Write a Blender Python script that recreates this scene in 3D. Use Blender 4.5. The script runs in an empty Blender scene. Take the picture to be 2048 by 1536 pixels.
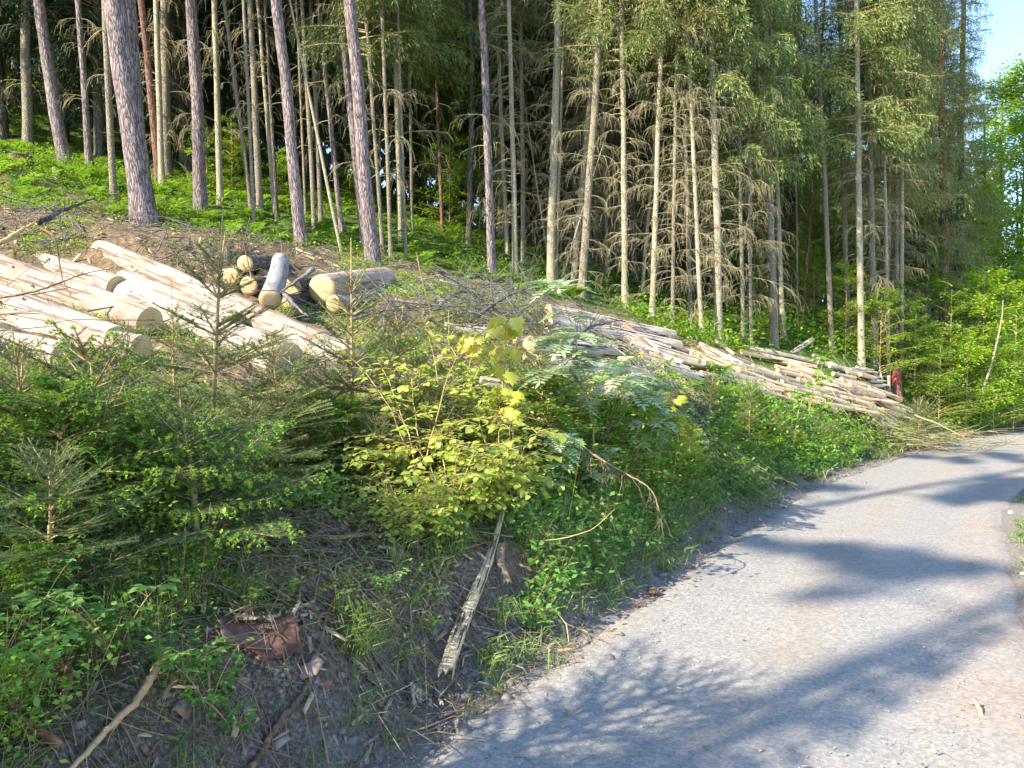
import bpy, math, numpy as np
from mathutils import Vector, Matrix, Quaternion
R=math.radians
rng=np.random.default_rng(7)
scene=bpy.context.scene
col=scene.collection
# ------------------------------------------------------------ camera, sky, sun
F=1460.0; PITCH=R(2.5); CZ=1.6
cd=bpy.data.cameras.new('camera'); cam=bpy.data.objects.new('camera',cd); col.objects.link(cam)
cam.location=(0,0,CZ); cam.rotation_euler=(R(90)-PITCH,0,0)
cd.sensor_width=36; cd.lens=36*F/2048; cd.clip_start=.05; cd.clip_end=1000
scene.camera=cam
scene.render.resolution_x=1024; scene.render.resolution_y=768
SUN_EL=R(34); SDX,SDY=-.82,-.57          # horizontal direction towards the sun
SAZ=math.atan2(SDX,SDY)
w=bpy.data.worlds.new('World'); scene.world=w; w.use_nodes=True
nt=w.node_tree; nt.nodes.clear()
sky=nt.nodes.new('ShaderNodeTexSky'); sky.sky_type='NISHITA'; sky.sun_disc=False
sky.sun_elevation=SUN_EL; sky.sun_rotation=SAZ; sky.altitude=300; sky.air_density=1.0; sky.dust_density=.3; sky.ozone_density=3.0
bg=nt.nodes.new('ShaderNodeBackground'); bg.inputs['Strength'].default_value=.15
wo=nt.nodes.new('ShaderNodeOutputWorld')
nt.links.new(sky.outputs[0],bg.inputs[0]); nt.links.new(bg.outputs[0],wo.inputs[0])
ld=bpy.data.lights.new('sun','SUN'); ld.energy=4.3; ld.angle=R(.5); ld.color=(1,.89,.69)
sun=bpy.data.objects.new('sun',ld); col.objects.link(sun)
sdir=Vector((SDX*math.cos(SUN_EL),SDY*math.cos(SUN_EL),math.sin(SUN_EL))).normalized()
sun.rotation_euler=sdir.to_track_quat('Z','Y').to_euler()
scene.view_settings.view_transform='Standard'; scene.view_settings.look='None'
scene.view_settings.exposure=1.75; scene.view_settings.gamma=1
scene.render.engine='CYCLES'
scene.cycles.max_bounces=6; scene.cycles.diffuse_bounces=3; scene.cycles.transmission_bounces=3; scene.cycles.glossy_bounces=2
# ------------------------------------------------------------ helpers
def ray(px,py):
    u=(px-1024)/F; v=(768-py)/F
    d=np.array([u,math.cos(PITCH)+v*math.sin(PITCH),v*math.cos(PITCH)-math.sin(PITCH)])
    return d/d[1]
def at(px,py,Y): return np.array([0,0,CZ])+ray(px,py)*Y
def unit(v): return v/np.maximum(np.linalg.norm(v,axis=-1,keepdims=True),1e-9)
def _h(ix,iy,s):
    n=(ix*374761393+iy*668265263+s*974634777)&0x7fffffff
    n=((n^(n>>13))*1274126177)&0x7fffffff
    return ((n^(n>>16))&0xffff)/65535.0
def vnoise(x,y,s=0):
    x=np.asarray(x,float); y=np.asarray(y,float)
    xi=np.floor(x).astype(np.int64); yi=np.floor(y).astype(np.int64)
    fx=x-xi; fy=y-yi; fx=fx*fx*(3-2*fx); fy=fy*fy*(3-2*fy)
    a=_h(xi,yi,s); b=_h(xi+1,yi,s); c=_h(xi,yi+1,s); d=_h(xi+1,yi+1,s)
    return (a*(1-fx)+b*fx)*(1-fy)+(c*(1-fx)+d*fx)*fy
def fbm(x,y,o=4,s=0):
    r=0; a=.5
    for i in range(o): r=r+a*vnoise(x*2**i,y*2**i,s+i*17); a*=.5
    return r
def sstep(a,b,x):
    t=np.clip((x-a)/(b-a),0,1); return t*t*(3-2*t)
# ---- terrain
EDGE=np.array([(-5,-12),(-3.6,-6),(-2.1,-1.5),(-1.5,.4),(-.95,1.7),(-.38,2.75),(-.06,3.35),(.42,4.0),(.98,4.85),(1.62,5.9),(2.35,7.0),(3.9,9.3),(5.7,11.4),(7.5,13.5),(9.4,15.5),(13,18.4),(20,21.5),(34,26),(60,32)],float)
def crom(P,n):
    P=np.asarray(P,float); Q=np.vstack([2*P[0]-P[1],P,2*P[-1]-P[-2]]); out=[]
    for i in range(1,len(Q)-2):
        t=np.linspace(0,1,n,endpoint=False)[:,None]
        a,b,c,d=Q[i-1],Q[i],Q[i+1],Q[i+2]
        out.append(.5*(2*b+(c-a)*t+(2*a-5*b+4*c-d)*t**2+(3*b-a-3*c+d)*t**3))
    return np.vstack(out+[P[-1:]])
EC=crom(EDGE,10)
def sd(x,y):
    x=np.atleast_1d(np.asarray(x,float)); y=np.atleast_1d(np.asarray(y,float)); out=np.empty(x.shape)
    A=EC[:-1]; B=EC[1:]; D=B-A; LL=(D**2).sum(1)
    xf=x.ravel(); yf=y.ravel(); o=np.empty(xf.shape)
    for i in range(0,len(xf),20000):
        px=xf[i:i+20000,None]; py=yf[i:i+20000,None]
        t=np.clip(((px-A[:,0])*D[:,0]+(py-A[:,1])*D[:,1])/LL,0,1)
        dx=px-(A[:,0]+t*D[:,0]); dy=py-(A[:,1]+t*D[:,1]); dd=dx*dx+dy*dy
        k=dd.argmin(1); ii=np.arange(len(k)); cr=D[k,0]*dy[ii,k]-D[k,1]*dx[ii,k]
        o[i:i+20000]=np.sqrt(dd[ii,k])*np.where(cr>=0,1,-1)
    return o.reshape(x.shape)
def rz(y):
    y=np.asarray(y,float); return -.03*np.maximum(0,y-5)
CPX=[(0,300,14.5),(130,335,14.5),(228,414,12.5),(290,452,11.5),(402,418,13.5),(441,410,14.3),(510,462,12.6),(603,492,12.3),(684,510,12.4),(746,528,12.3),
 (884,463,18),(937,487,16.5),(985,561,13.6),(1031,545,15),(1103,570,14.6),(1163,592,14.2),(1250,620,14.2),(1304,635,14.3),(1385,655,15),(1438,682,14.8),(1548,693,15.6),(1664,703,16.6),(1723,732,15.5),(1895,745,18),(2040,790,22),
 (850,432,22),(0,287,19),(300,335,20),(600,390,20),(1200,545,22),(1500,640,24),(1700,695,27),(1900,710,30),
 (150,440,10.5),(300,480,9.9),(500,530,10),(700,570,10.3),(900,610,9.8),(1000,600,11.5),(1100,650,10.5),(1350,700,12),(1480,705,13.8),
 (640,780,6.4),(320,720,6),(0,760,4.8),(60,570,9),(480,600,9.2),(650,640,8.8),(1000,790,7),(1220,740,8.6),(1270,830,8),(1390,800,9.8),
 (1500,770,11.6),(1600,840,11.8),(1700,860,12.8),(1780,790,15),(1850,860,14.8),
 (500,1110,3.3),(100,1240,2.6),(0,1000,3.2),(740,1090,3.9),(930,1010,4.6),(1120,1000,5.5),(1270,960,7),(1500,895,9.6),(1700,885,12),
 (300,950,4),(600,940,4.7),(150,860,4.4),(1950,850,17.5)]
CP=[at(*c) for c in CPX]
CP+=[np.array(c,float) for c in [(-8,2,2.9),(-15,5,5.2),(-6,-3,1.7),(-12,-8,3.5),(-22,15,9.5),(-22,40,15),(0,55,9),(-12,25,9.3),(25,50,3),(45,45,1),(14,30,1.4),(-4,4,1.85),(-2.4,1.5,.8),(-3,0,.8),(-45,20,16),(-40,-20,9),(80,60,1),(0,90,11)]]
CP=np.array(CP)
def tk(r2): return np.where(r2>1e-9,.5*r2*np.log(np.maximum(r2,1e-9)),0)
_n=len(CP); _K=tk(((CP[:,None,:2]-CP[None,:,:2])**2).sum(2))+np.eye(_n)*.6
_A=np.zeros((_n+3,_n+3)); _A[:_n,:_n]=_K; _Pm=np.c_[np.ones(_n),CP[:,:2]]; _A[:_n,_n:]=_Pm; _A[_n:,:_n]=_Pm.T
_W=np.linalg.solve(_A,np.r_[CP[:,2],0,0,0])
def hill(x,y):
    sh=x.shape; x=x.ravel(); y=y.ravel(); o=np.empty(x.shape)
    for i in range(0,len(x),20000):
        a=x[i:i+20000,None]; b=y[i:i+20000,None]
        o[i:i+20000]=tk((a-CP[:,0])**2+(b-CP[:,1])**2)@_W[:_n]+_W[_n]+a[:,0]*_W[_n+1]+b[:,0]*_W[_n+2]
    return o.reshape(sh)
ROADW=2.1
def H(x,y,full=False):
    x=np.atleast_1d(np.asarray(x,float)); y=np.atleast_1d(np.asarray(y,float))
    s=sd(x,y)+(vnoise(x*1.6,y*1.6,3)-.5)*.10
    r=rz(y); hl=hill(x,y)
    hl=np.maximum(hl,r+.25)
    bw=.55+.13*np.clip(y-6,0,9)
    t=sstep(.12,1,s/bw)
    ns=(fbm(x*1.3,y*1.3,5,5)-.5)*.22*sstep(.3,2,s)+(fbm(x*3.2,y*3.2,4,19)-.5)*.30*np.exp(-((s-.35)/.28)**2)+(fbm(x*7,y*7,3,9)-.45)*.10*sstep(.0,.3,s)
    z=r+(hl-r)*t+ns*sstep(0,.4,s)
    right=sstep(ROADW,ROADW+.8,-s)
    z=z+right*(.03+.10*(fbm(x*2,y*2,4,2)-.5))-.006*(s<0.02)*(s>-ROADW)
    z=z-.12*np.maximum(0,-s-ROADW-1.5)*(s<0)
    return (z,s) if full else z
def hz(x,y): return float(H(x,y)[0])
_YS=np.concatenate([np.arange(1.2,8,.03),np.arange(8,45,.08)])
def hit(px,py):
    d=ray(px,py); X=d[0]*_YS; Z=CZ+d[2]*_YS
    g=H(X,_YS); k=np.where(Z<=g)[0]
    i=k[0] if len(k) else len(_YS)-1
    return np.array([X[i],_YS[i],g[i]])
# ---- mesh helpers
class MB:
    def __init__(s): s.v=[]; s.f=[]; s.n=0; s.mi=[]
    def add(s,v,f,mi=0):
        v=np.asarray(v,float).reshape(-1,3); f=np.asarray(f,np.int64)
        if len(f)==0: return
        s.v.append(v); s.f.append(f+s.n); s.mi.append(np.full(len(f),mi)); s.n+=len(v)
    def mesh(s,name,mats,smooth=False):
        me=bpy.data.meshes.new(name)
        V=np.vstack(s.v).astype(np.float32); me.vertices.add(len(V)); me.vertices.foreach_set('co',V.ravel())
        tot=np.concatenate([np.full(len(f),f.shape[1]) for f in s.f]); idx=np.concatenate([f.ravel() for f in s.f]).astype(np.int32)
        me.loops.add(len(idx)); me.loops.foreach_set('vertex_index',idx)
        st=np.concatenate([[0],np.cumsum(tot)[:-1]]).astype(np.int32)
        me.polygons.add(len(tot)); me.polygons.foreach_set('loop_start',st); me.polygons.foreach_set('loop_total',tot.astype(np.int32))
        if not isinstance(mats,(list,tuple)): mats=[mats]
        for m in mats: me.materials.append(m)
        me.polygons.foreach_set('material_index',np.concatenate(s.mi).astype(np.int32))
        if smooth: me.polygons.foreach_set('use_smooth',np.ones(len(tot),bool))
        me.update(calc_edges=True); return me
def link(name,me,parent=None,loc=(0,0,0)):
    o=bpy.data.objects.new(name,me); col.objects.link(o); o.location=loc
    if parent is not None: o.parent=parent
    return o
def tag(o,label=None,cat=None,group=None,kind=None):
    if label: o['label']=label
    if cat: o['category']=cat
    if group: o['group']=group
    if kind: o['kind']=kind
    return o
def tube(P,r,k=5,cap=True,jit=0,rg=None):
    P=np.asarray(P,float); n=len(P); r=np.broadcast_to(np.asarray(r,float),(n,))
    T=unit(np.gradient(P,axis=0)); ref=np.array([0,0,1.]) if abs(T[0][2])<.9 else np.array([1.,0,0])
    S=np.empty((n,3)); s=np.cross(T[0],ref); s/=np.linalg.norm(s); S[0]=s
    for i in range(1,n):
        s=s-T[i]*(s@T[i]); s/=max(np.linalg.norm(s),1e-9); S[i]=s
    U=np.cross(T,S); a=np.arange(k)*2*math.pi/k
    rr=r[:,None]*np.ones(k)
    if jit: rr=rr*(1+(rg or rng).normal(0,jit,(n,k)))
    V=P[:,None]+rr[...,None]*(S[:,None]*np.cos(a)[None,:,None]+U[:,None]*np.sin(a)[None,:,None])
    V=V.reshape(-1,3); i=np.arange(n-1)[:,None]*k; j=np.arange(k)[None]; j2=(j+1)%k
    f=np.stack([i+j,i+j2,i+k+j2,i+k+j],-1).reshape(-1,4)
    return V,f
def caps(k,n):
    return np.array([list(range(k))[::-1]]),np.array([list(range((n-1)*k,n*k))])
def addtube(mb,P,r,k=5,mi=0,cap=False,jit=0,rg=None):
    V,f=tube(P,r,k,jit=jit,rg=rg); b=mb.n; mb.add(V,f,mi)
    if cap:
        c0,c1=caps(k,len(P))
        for c in (c0,c1): mb.f.append(c+b); mb.mi.append(np.array([mi]))
def strips(mb,P0,P1,w,mi=0,rg=rng):
    """many straight 3-sided sticks at once"""
    P0=np.asarray(P0);P1=np.asarray(P1);n=len(P0)
    if n==0:return
    T=unit(P1-P0); A=unit(np.cross(T,rg.normal(size=(n,3)))); B=np.cross(T,A); w=np.broadcast_to(w,(n,))[:,None]
    V=[]
    for P,s in((P0,1),(P1,.6)):
        for a in(0,2.094,4.189): V.append(P+w*s*(A*math.cos(a)+B*math.sin(a)))
    V=np.stack(V,1).reshape(-1,3); b=np.arange(n)[:,None]*6
    f=np.concatenate([b+np.array([[0,1,4,3]]),b+np.array([[1,2,5,4]]),b+np.array([[2,0,3,5]])])
    mb.add(V,f,mi)
def inst(mb,tv,tf,P,X,Y,S,mi=0):
    """template (k,3) placed at P with X = length direction, Y ~ width direction"""
    n=len(P)
    if n==0:return
    tv=np.asarray(tv,float); X=unit(X); Z=unit(np.cross(X,Y)); Y=np.cross(Z,X); S=np.broadcast_to(S,(n,))
    V=P[:,None]+S[:,None,None]*(tv[None,:,0:1]*X[:,None]+tv[None,:,1:2]*Y[:,None]+tv[None,:,2:3]*Z[:,None])
    k=len(tv); b0=mb.n; mb.v.append(V.reshape(-1,3)); mb.n+=n*k
    for ff in tf:
        ff=np.asarray(ff); f=(np.arange(n)[:,None,None]*k+ff[None]).reshape(-1,ff.shape[1])
        mb.f.append(f+b0); mb.mi.append(np.full(len(f),mi))
LEAF=([(0,0,0),(.45,.27,.05),(1,0,-.04),(.45,-.27,.05)],[[[0,1,2,3]]])
NEED=([(0,.5,0),(0,-.5,0),(1,0,0)],[[[0,1,2]]])
HEART=([(0,0,0),(.05,.3,.04),(.4,.42,.06),(.75,.28,.02),(1.05,0,-.08),(.75,-.28,.02),(.4,-.42,.06),(.05,-.3,.04),(.5,0,-.03)],[[[8,0,1],[8,1,2],[8,2,3],[8,3,4],[8,4,5],[8,5,6],[8,6,7],[8,7,0]]])
_m=[(0,0),(.0,.14),(-.12,.42),(.12,.4),(.2,.62),(.38,.45),(.5,.6),(.55,.3),(.78,.42),(.8,.16),(1.08,0)]
_mv=[(.35,0,.0)]+[(x,y,-.25*abs(y)) for x,y in _m]+[(x,-y,-.25*abs(y)) for x,y in _m[1:-1][::-1]]
MAPLE=(_mv,[[[0,i+1,(i+1)%(len(_mv)-1)+1] for i in range(len(_mv)-1)]])
def rdir(n,rg=rng): return unit(rg.normal(size=(n,3)))
def perp(D,rg=rng): return unit(np.cross(D,rdir(len(D),rg)))
# ---- materials
def mixc(nt,fac,a,b):
    m=nt.nodes.new('ShaderNodeMix'); m.data_type='RGBA'
    for s,v in((0,fac),(6,a),(7,b)):
        if isinstance(v,(tuple,list)): m.inputs[s].default_value=(*v,1) if len(v)==3 else v
        elif isinstance(v,(int,float)): m.inputs[s].default_value=v
        else: nt.links.new(v,m.inputs[s])
    return m.outputs[2]
def tex(nt,kind,scale=1,vec=None,**kw):
    n=nt.nodes.new(kind)
    if 'Scale' in n.inputs: n.inputs['Scale'].default_value=scale
    for k,v in kw.items():
        if k in n.inputs: n.inputs[k].default_value=v
        else: setattr(n,k,v)
    if vec is not None: nt.links.new(vec,n.inputs['Vector'])
    return n
def ramp(nt,fac,pts):
    r=nt.nodes.new('ShaderNodeValToRGB'); e=r.color_ramp.elements
    while len(e)<len(pts): e.new(.5)
    for i,(p,c) in enumerate(pts): e[i].position=p; e[i].color=(*c,1) if len(c)==3 else c
    nt.links.new(fac,r.inputs[0]); return r.outputs[0]
def base(name):
    m=bpy.data.materials.new(name); m.use_nodes=True; nt=m.node_tree
    return m,nt,nt.nodes['Principled BSDF'],nt.nodes['Material Output']
def coords(nt,scale=(1,1,1),kind='Object'):
    tc=nt.nodes.new('ShaderNodeTexCoord'); mp=nt.nodes.new('ShaderNodeMapping'); mp.inputs['Scale'].default_value=scale
    nt.links.new(tc.outputs[kind],mp.inputs['Vector']); return mp.outputs[0]
def bump(nt,bs,h,strength=.5,dist=.02):
    b=nt.nodes.new('ShaderNodeBump'); b.inputs['Strength'].default_value=strength; b.inputs['Distance'].default_value=dist
    nt.links.new(h,b.inputs['Height']); nt.links.new(b.outputs[0],bs.inputs['Normal'])
def leafmat(name,c1,c2,tr=.35,rough=.5,c3=None):
    m,nt,b,o=base(name); g=nt.nodes.new('ShaderNodeNewGeometry')
    oi=nt.nodes.new('ShaderNodeObjectInfo')
    pts=[(0,c1),(1,c2)] if c3 is None else [(0,c1),(.85,c2),(1,c3)]
    c=ramp(nt,g.outputs['Random Per Island'],pts)
    n=tex(nt,'ShaderNodeTexNoise',1.3,coords(nt),Detail=2)
    hs=nt.nodes.new('ShaderNodeHueSaturation'); nt.links.new(c,hs.inputs['Color'])
    mr=nt.nodes.new('ShaderNodeMapRange'); mr.inputs[3].default_value=.75; mr.inputs[4].default_value=1.25
    nt.links.new(oi.outputs['Random'],mr.inputs[0]); 
    mu=nt.nodes.new('ShaderNodeMath'); mu.operation='MULTIPLY_ADD'; nt.links.new(n.outputs[0],mu.inputs[0]); mu.inputs[1].default_value=.6
    ad=nt.nodes.new('ShaderNodeMath'); ad.operation='SUBTRACT'; nt.links.new(mr.outputs[0],ad.inputs[0]); ad.inputs[1].default_value=.3
    nt.links.new(ad.outputs[0],mu.inputs[2]); nt.links.new(mu.outputs[0],hs.inputs['Value'])
    c=hs.outputs[0]
    nt.links.new(c,b.inputs['Base Color']); b.inputs['Roughness'].default_value=rough; b.inputs['Specular IOR Level'].default_value=.35
    if tr>0:
        t=nt.nodes.new('ShaderNodeBsdfTranslucent'); mx=nt.nodes.new('ShaderNodeMixShader'); mx.inputs[0].default_value=tr
        h2=nt.nodes.new('ShaderNodeHueSaturation'); h2.inputs['Hue'].default_value=.485; h2.inputs['Saturation'].default_value=1.1; h2.inputs['Value'].default_value=1.5
        nt.links.new(c,h2.inputs['Color']); nt.links.new(h2.outputs[0],t.inputs[0])
        nt.links.new(b.outputs[0],mx.inputs[1]); nt.links.new(t.outputs[0],mx.inputs[2]); nt.links.new(mx.outputs[0],o.inputs[0])
    return m
def woodmat(name,pts,sc=(14,14,1.5),bs=.5,bd=.01,detail=6,blot=None,rough=.85,isl=False,crack=None):
    m,nt,b,o=base(name); v=coords(nt,sc)
    n=tex(nt,'ShaderNodeTexNoise',1,v,Detail=detail,Roughness=.65); c=ramp(nt,n.outputs[0],pts)
    if blot:
        n2=tex(nt,'ShaderNodeTexNoise',blot[0],coords(nt,(1,1,.45)),Detail=5,Roughness=.7); 
        c=mixc(nt,ramp(nt,n2.outputs[0],[(blot[2],(0,0,0)),(blot[3],(1,1,1))]),c,blot[1])
    if crack:
        n3=tex(nt,'ShaderNodeTexNoise',1,coords(nt,(crack[1],crack[1],crack[1]*.06)),Detail=3,Roughness=.5)
        c=mixc(nt,ramp(nt,n3.outputs[0],[(crack[2],(1,1,1)),(crack[2]+.03,(0,0,0))]),c,crack[0])
    if isl:
        g=nt.nodes.new('ShaderNodeNewGeometry'); c=mixc(nt,ramp(nt,g.outputs['Random Per Island'],[(0,(.0,0,0)),(1,(.75,.75,.75))]),c,isl)
    nt.links.new(c,b.inputs['Base Color']); b.inputs['Roughness'].default_value=rough; b.inputs['Specular IOR Level'].default_value=.2
    bump(nt,b,n.outputs[0],bs,bd); return m
M={}
def barkmat(name,dark,mid,light,upper=None,zs=(2,6),vs=(34,34,5)):
    m,nt,b,o=base(name); v=coords(nt,vs)
    n0=tex(nt,'ShaderNodeTexNoise',.6,v,Detail=3)
    wv=nt.nodes.new('ShaderNodeVectorMath'); wv.operation='MULTIPLY_ADD'; nt.links.new(n0.outputs['Color'],wv.inputs[0]); wv.inputs[1].default_value=(2.6,2.6,2.6); nt.links.new(v,wv.inputs[2])
    vo=tex(nt,'ShaderNodeTexVoronoi',1,wv.outputs[0],feature='DISTANCE_TO_EDGE')
    n=tex(nt,'ShaderNodeTexNoise',1.2,coords(nt,(6,6,2)),Detail=8,Roughness=.7)
    c=ramp(nt,n.outputs[0],[(.3,mid),(.65,light)])
    if upper:
        tc=nt.nodes.new('ShaderNodeTexCoord'); sp=nt.nodes.new('ShaderNodeSeparateXYZ'); nt.links.new(tc.outputs['Object'],sp.inputs[0])
        mr=nt.nodes.new('ShaderNodeMapRange'); mr.inputs[1].default_value=zs[0]; mr.inputs[2].default_value=zs[1]; nt.links.new(sp.outputs[2],mr.inputs[0])
        c=mixc(nt,mr.outputs[0],c,upper)
    c=mixc(nt,ramp(nt,vo.outputs[0],[(.0,(1,1,1)),(.18,(0,0,0))]),c,dark)
    nt.links.new(c,b.inputs['Base Color']); b.inputs['Roughness'].default_value=.9; b.inputs['Specular IOR Level'].default_value=.15
    a=nt.nodes.new('ShaderNodeMath'); a.operation='MINIMUM'; nt.links.new(vo.outputs[0],a.inputs[0]); a.inputs[1].default_value=.3
    a2=nt.nodes.new('ShaderNodeMath'); a2.operation='MULTIPLY_ADD'; nt.links.new(n.outputs[0],a2.inputs[0]); a2.inputs[1].default_value=.3; nt.links.new(a.outputs[0],a2.inputs[2])
    bump(nt,b,a2.outputs[0],.9,.03); return m
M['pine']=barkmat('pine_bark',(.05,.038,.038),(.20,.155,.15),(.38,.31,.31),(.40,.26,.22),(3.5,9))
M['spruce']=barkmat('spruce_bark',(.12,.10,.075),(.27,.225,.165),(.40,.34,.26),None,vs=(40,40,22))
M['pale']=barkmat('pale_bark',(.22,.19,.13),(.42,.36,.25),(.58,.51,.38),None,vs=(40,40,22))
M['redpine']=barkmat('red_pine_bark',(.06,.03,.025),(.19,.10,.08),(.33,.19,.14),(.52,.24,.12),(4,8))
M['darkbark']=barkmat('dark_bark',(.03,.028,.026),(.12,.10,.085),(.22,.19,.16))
M['dead']=woodmat('dead_twig',[(.3,(.22,.19,.10)),(.7,(.42,.37,.21))],isl=(.30,.25,.17))
M['graybranch']=woodmat('grey_branch_bark',[(.3,(.07,.065,.065)),(.7,(.20,.18,.17))],blot=(4,(.26,.28,.24),.55,.7))
M['brownbranch']=woodmat('peeled_branch_bark',[(.3,(.13,.065,.035)),(.7,(.34,.19,.10))],blot=(12,(.10,.07,.05),.5,.6))
M['peeled']=woodmat('fresh_peeled_wood',[(.3,(.42,.23,.11)),(.7,(.62,.42,.24))])
M['twig']=woodmat('twig_bark',[(.3,(.30,.20,.10)),(.7,(.54,.40,.20))])
M['needle']=leafmat('spruce_needles',(.065,.13,.04),(.19,.27,.085),.22,.5)
M['needle_dk']=leafmat('dark_spruce_needles',(.05,.11,.042),(.13,.215,.08),.2,.5)
M['needle_tip']=leafmat('fresh_spruce_shoots',(.26,.46,.06),(.42,.60,.13),.35)
M['crown']=leafmat('spruce_crown',(.085,.14,.035),(.25,.30,.085),.22,.55,(.22,.21,.10))
M['crown_ol']=leafmat('olive_crown',(.16,.18,.05),(.34,.34,.11),.25,.6,(.30,.26,.14))
M['crown_br']=leafmat('brown_pine_crown',(.16,.13,.07),(.32,.26,.16),.2,.6)
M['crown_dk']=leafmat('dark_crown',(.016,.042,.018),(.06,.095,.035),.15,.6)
M['beech']=leafmat('beech_leaves',(.12,.25,.025),(.27,.42,.06),.45,.4)
M['beech_y']=leafmat('yellow_green_leaves',(.20,.36,.03),(.36,.50,.06),.5,.4)
M['hazel']=leafmat('hazel_leaves',(.30,.42,.07),(.48,.54,.13),.45,.35,(.46,.44,.10))
M['maple']=leafmat('maple_leaves',(.10,.24,.04),(.20,.36,.07),.4,.4)
M['maple_y']=leafmat('young_maple_leaves',(.46,.50,.08),(.58,.54,.14),.5,.4,(.45,.30,.10))
M['rowan']=leafmat('rowan_leaves',(.30,.42,.22),(.45,.56,.34),.35,.35)
M['rasp']=leafmat('raspberry_leaves',(.11,.26,.05),(.22,.40,.10),.35,.45)
M['bilb']=leafmat('bilberry_leaves',(.10,.22,.025),(.27,.42,.06),.4,.45)
M['fern']=leafmat('fern_fronds',(.09,.21,.03),(.22,.36,.06),.4,.5)
M['grass']=leafmat('grass_blades',(.08,.17,.035),(.22,.30,.09),.3,.5,(.42,.36,.18))
M['straw']=leafmat('dry_straw',(.34,.27,.15),(.52,.43,.26),.2,.7)
M['litter']=woodmat('twig_litter_wood',[(.3,(.20,.145,.09)),(.7,(.42,.33,.21))],isl=(.12,.085,.06))
M['chips']=woodmat('wood_chips',[(.3,(.42,.30,.17)),(.7,(.62,.48,.30))],isl=(.20,.14,.10))
M['barkchip']=woodmat('bark_chips',[(.3,(.16,.075,.045)),(.7,(.30,.17,.11))],isl=(.36,.30,.27))
M['logwood']=woodmat('debarked_log_wood',[(.28,(.25,.20,.16)),(.45,(.40,.33,.26)),(.75,(.52,.44,.35))],sc=(22,22,1.1),blot=(3.4,(.24,.20,.19),.45,.60),crack=((.17,.13,.10),22,.385))  # blot: grey wash, patches of tree shadow painted into the wood colour
M['logpink']=woodmat('pinkish_log_wood',[(.28,(.25,.19,.15)),(.45,(.38,.30,.24)),(.75,(.49,.41,.34))],sc=(22,22,1.1),blot=(3.6,(.26,.18,.14),.45,.62),crack=((.17,.12,.09),20,.39))  # blot: bark remnants, with shadow patches painted into the colour
M['loggray']=woodmat('weathered_log_wood',[(.28,(.22,.18,.16)),(.5,(.52,.42,.35)),(.75,(.66,.56,.47))],sc=(24,24,1.0),blot=(3,(.26,.22,.20),.5,.65),crack=((.07,.05,.045),28,.42))
M['logorange']=woodmat('fresh_orange_log',[(.28,(.42,.24,.14)),(.5,(.68,.47,.31)),(.75,(.78,.62,.45))],sc=(24,24,1.4),blot=(5,(.32,.15,.09),.56,.68),crack=((.12,.06,.04),26,.40))
M['logbark']=woodmat('log_grey_bark',[(.3,(.16,.15,.15)),(.7,(.36,.34,.34))],sc=(14,14,6),bs=.8,blot=(5,(.10,.085,.08),.5,.62))
def endmat():
    m,nt,b,o=base('sawn_log_end'); v=coords(nt,(1,1,.01))
    wv=tex(nt,'ShaderNodeTexWave',14,v,wave_type='RINGS',rings_direction='Z',Distortion=2.6,Detail=3)
    n=tex(nt,'ShaderNodeTexNoise',6,coords(nt),Detail=5)
    c=ramp(nt,wv.outputs['Fac'],[(0,(.38,.25,.11)),(1,(.52,.37,.19))])
    c=mixc(nt,ramp(nt,n.outputs[0],[(.4,(0,0,0)),(.7,(.6,.6,.6))]),c,(.56,.45,.28))
    nt.links.new(c,b.inputs['Base Color']); b.inputs['Roughness'].default_value=.85; bump(nt,b,n.outputs[0],.3,.01); return m
M['end']=endmat()
def groundmat():
    m,nt,b,o=base('forest_floor'); v=coords(nt)
    a=nt.nodes.new('ShaderNodeAttribute'); a.attribute_name='green'
    a2=nt.nodes.new('ShaderNodeAttribute'); a2.attribute_name='soil'
    n1=tex(nt,'ShaderNodeTexNoise',18,v,Detail=8,Roughness=.7)
    n2=tex(nt,'ShaderNodeTexNoise',2.2,v,Detail=6,Roughness=.65)
    n3=tex(nt,'ShaderNodeTexNoise',60,v,Detail=4,Roughness=.7)
    lit=ramp(nt,n1.outputs[0],[(.3,(.09,.06,.04)),(.5,(.20,.145,.09)),(.68,(.36,.28,.17))])
    gre=ramp(nt,n1.outputs[0],[(.3,(.035,.06,.015)),(.55,(.09,.15,.03)),(.75,(.20,.26,.07))])
    soil=ramp(nt,n3.outputs[0],[(.3,(.05,.036,.028)),(.5,(.15,.115,.09)),(.68,(.34,.29,.25))])
    ad=nt.nodes.new('ShaderNodeMath'); ad.operation='ADD'; nt.links.new(a.outputs['Fac'],ad.inputs[0]); nt.links.new(n2.outputs[0],ad.inputs[1])
    c=mixc(nt,ramp(nt,ad.outputs[0],[(.85,(0,0,0)),(1.05,(1,1,1))]),lit,gre)
    c=mixc(nt,a2.outputs['Fac'],c,soil)
    a3=nt.nodes.new('ShaderNodeAttribute'); a3.attribute_name='dust'
    c=mixc(nt,a3.outputs['Fac'],c,ramp(nt,n3.outputs[0],[(.3,(.17,.15,.135)),(.7,(.36,.335,.31))]))
    nt.links.new(c,b.inputs['Base Color']); b.inputs['Roughness'].default_value=.95; b.inputs['Specular IOR Level'].default_value=.1
    s=nt.nodes.new('ShaderNodeMath'); s.operation='ADD'; nt.links.new(n1.outputs[0],s.inputs[0]); nt.links.new(n3.outputs[0],s.inputs[1])
    bump(nt,b,s.outputs[0],.8,.03); return m
M['ground']=groundmat()
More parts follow.
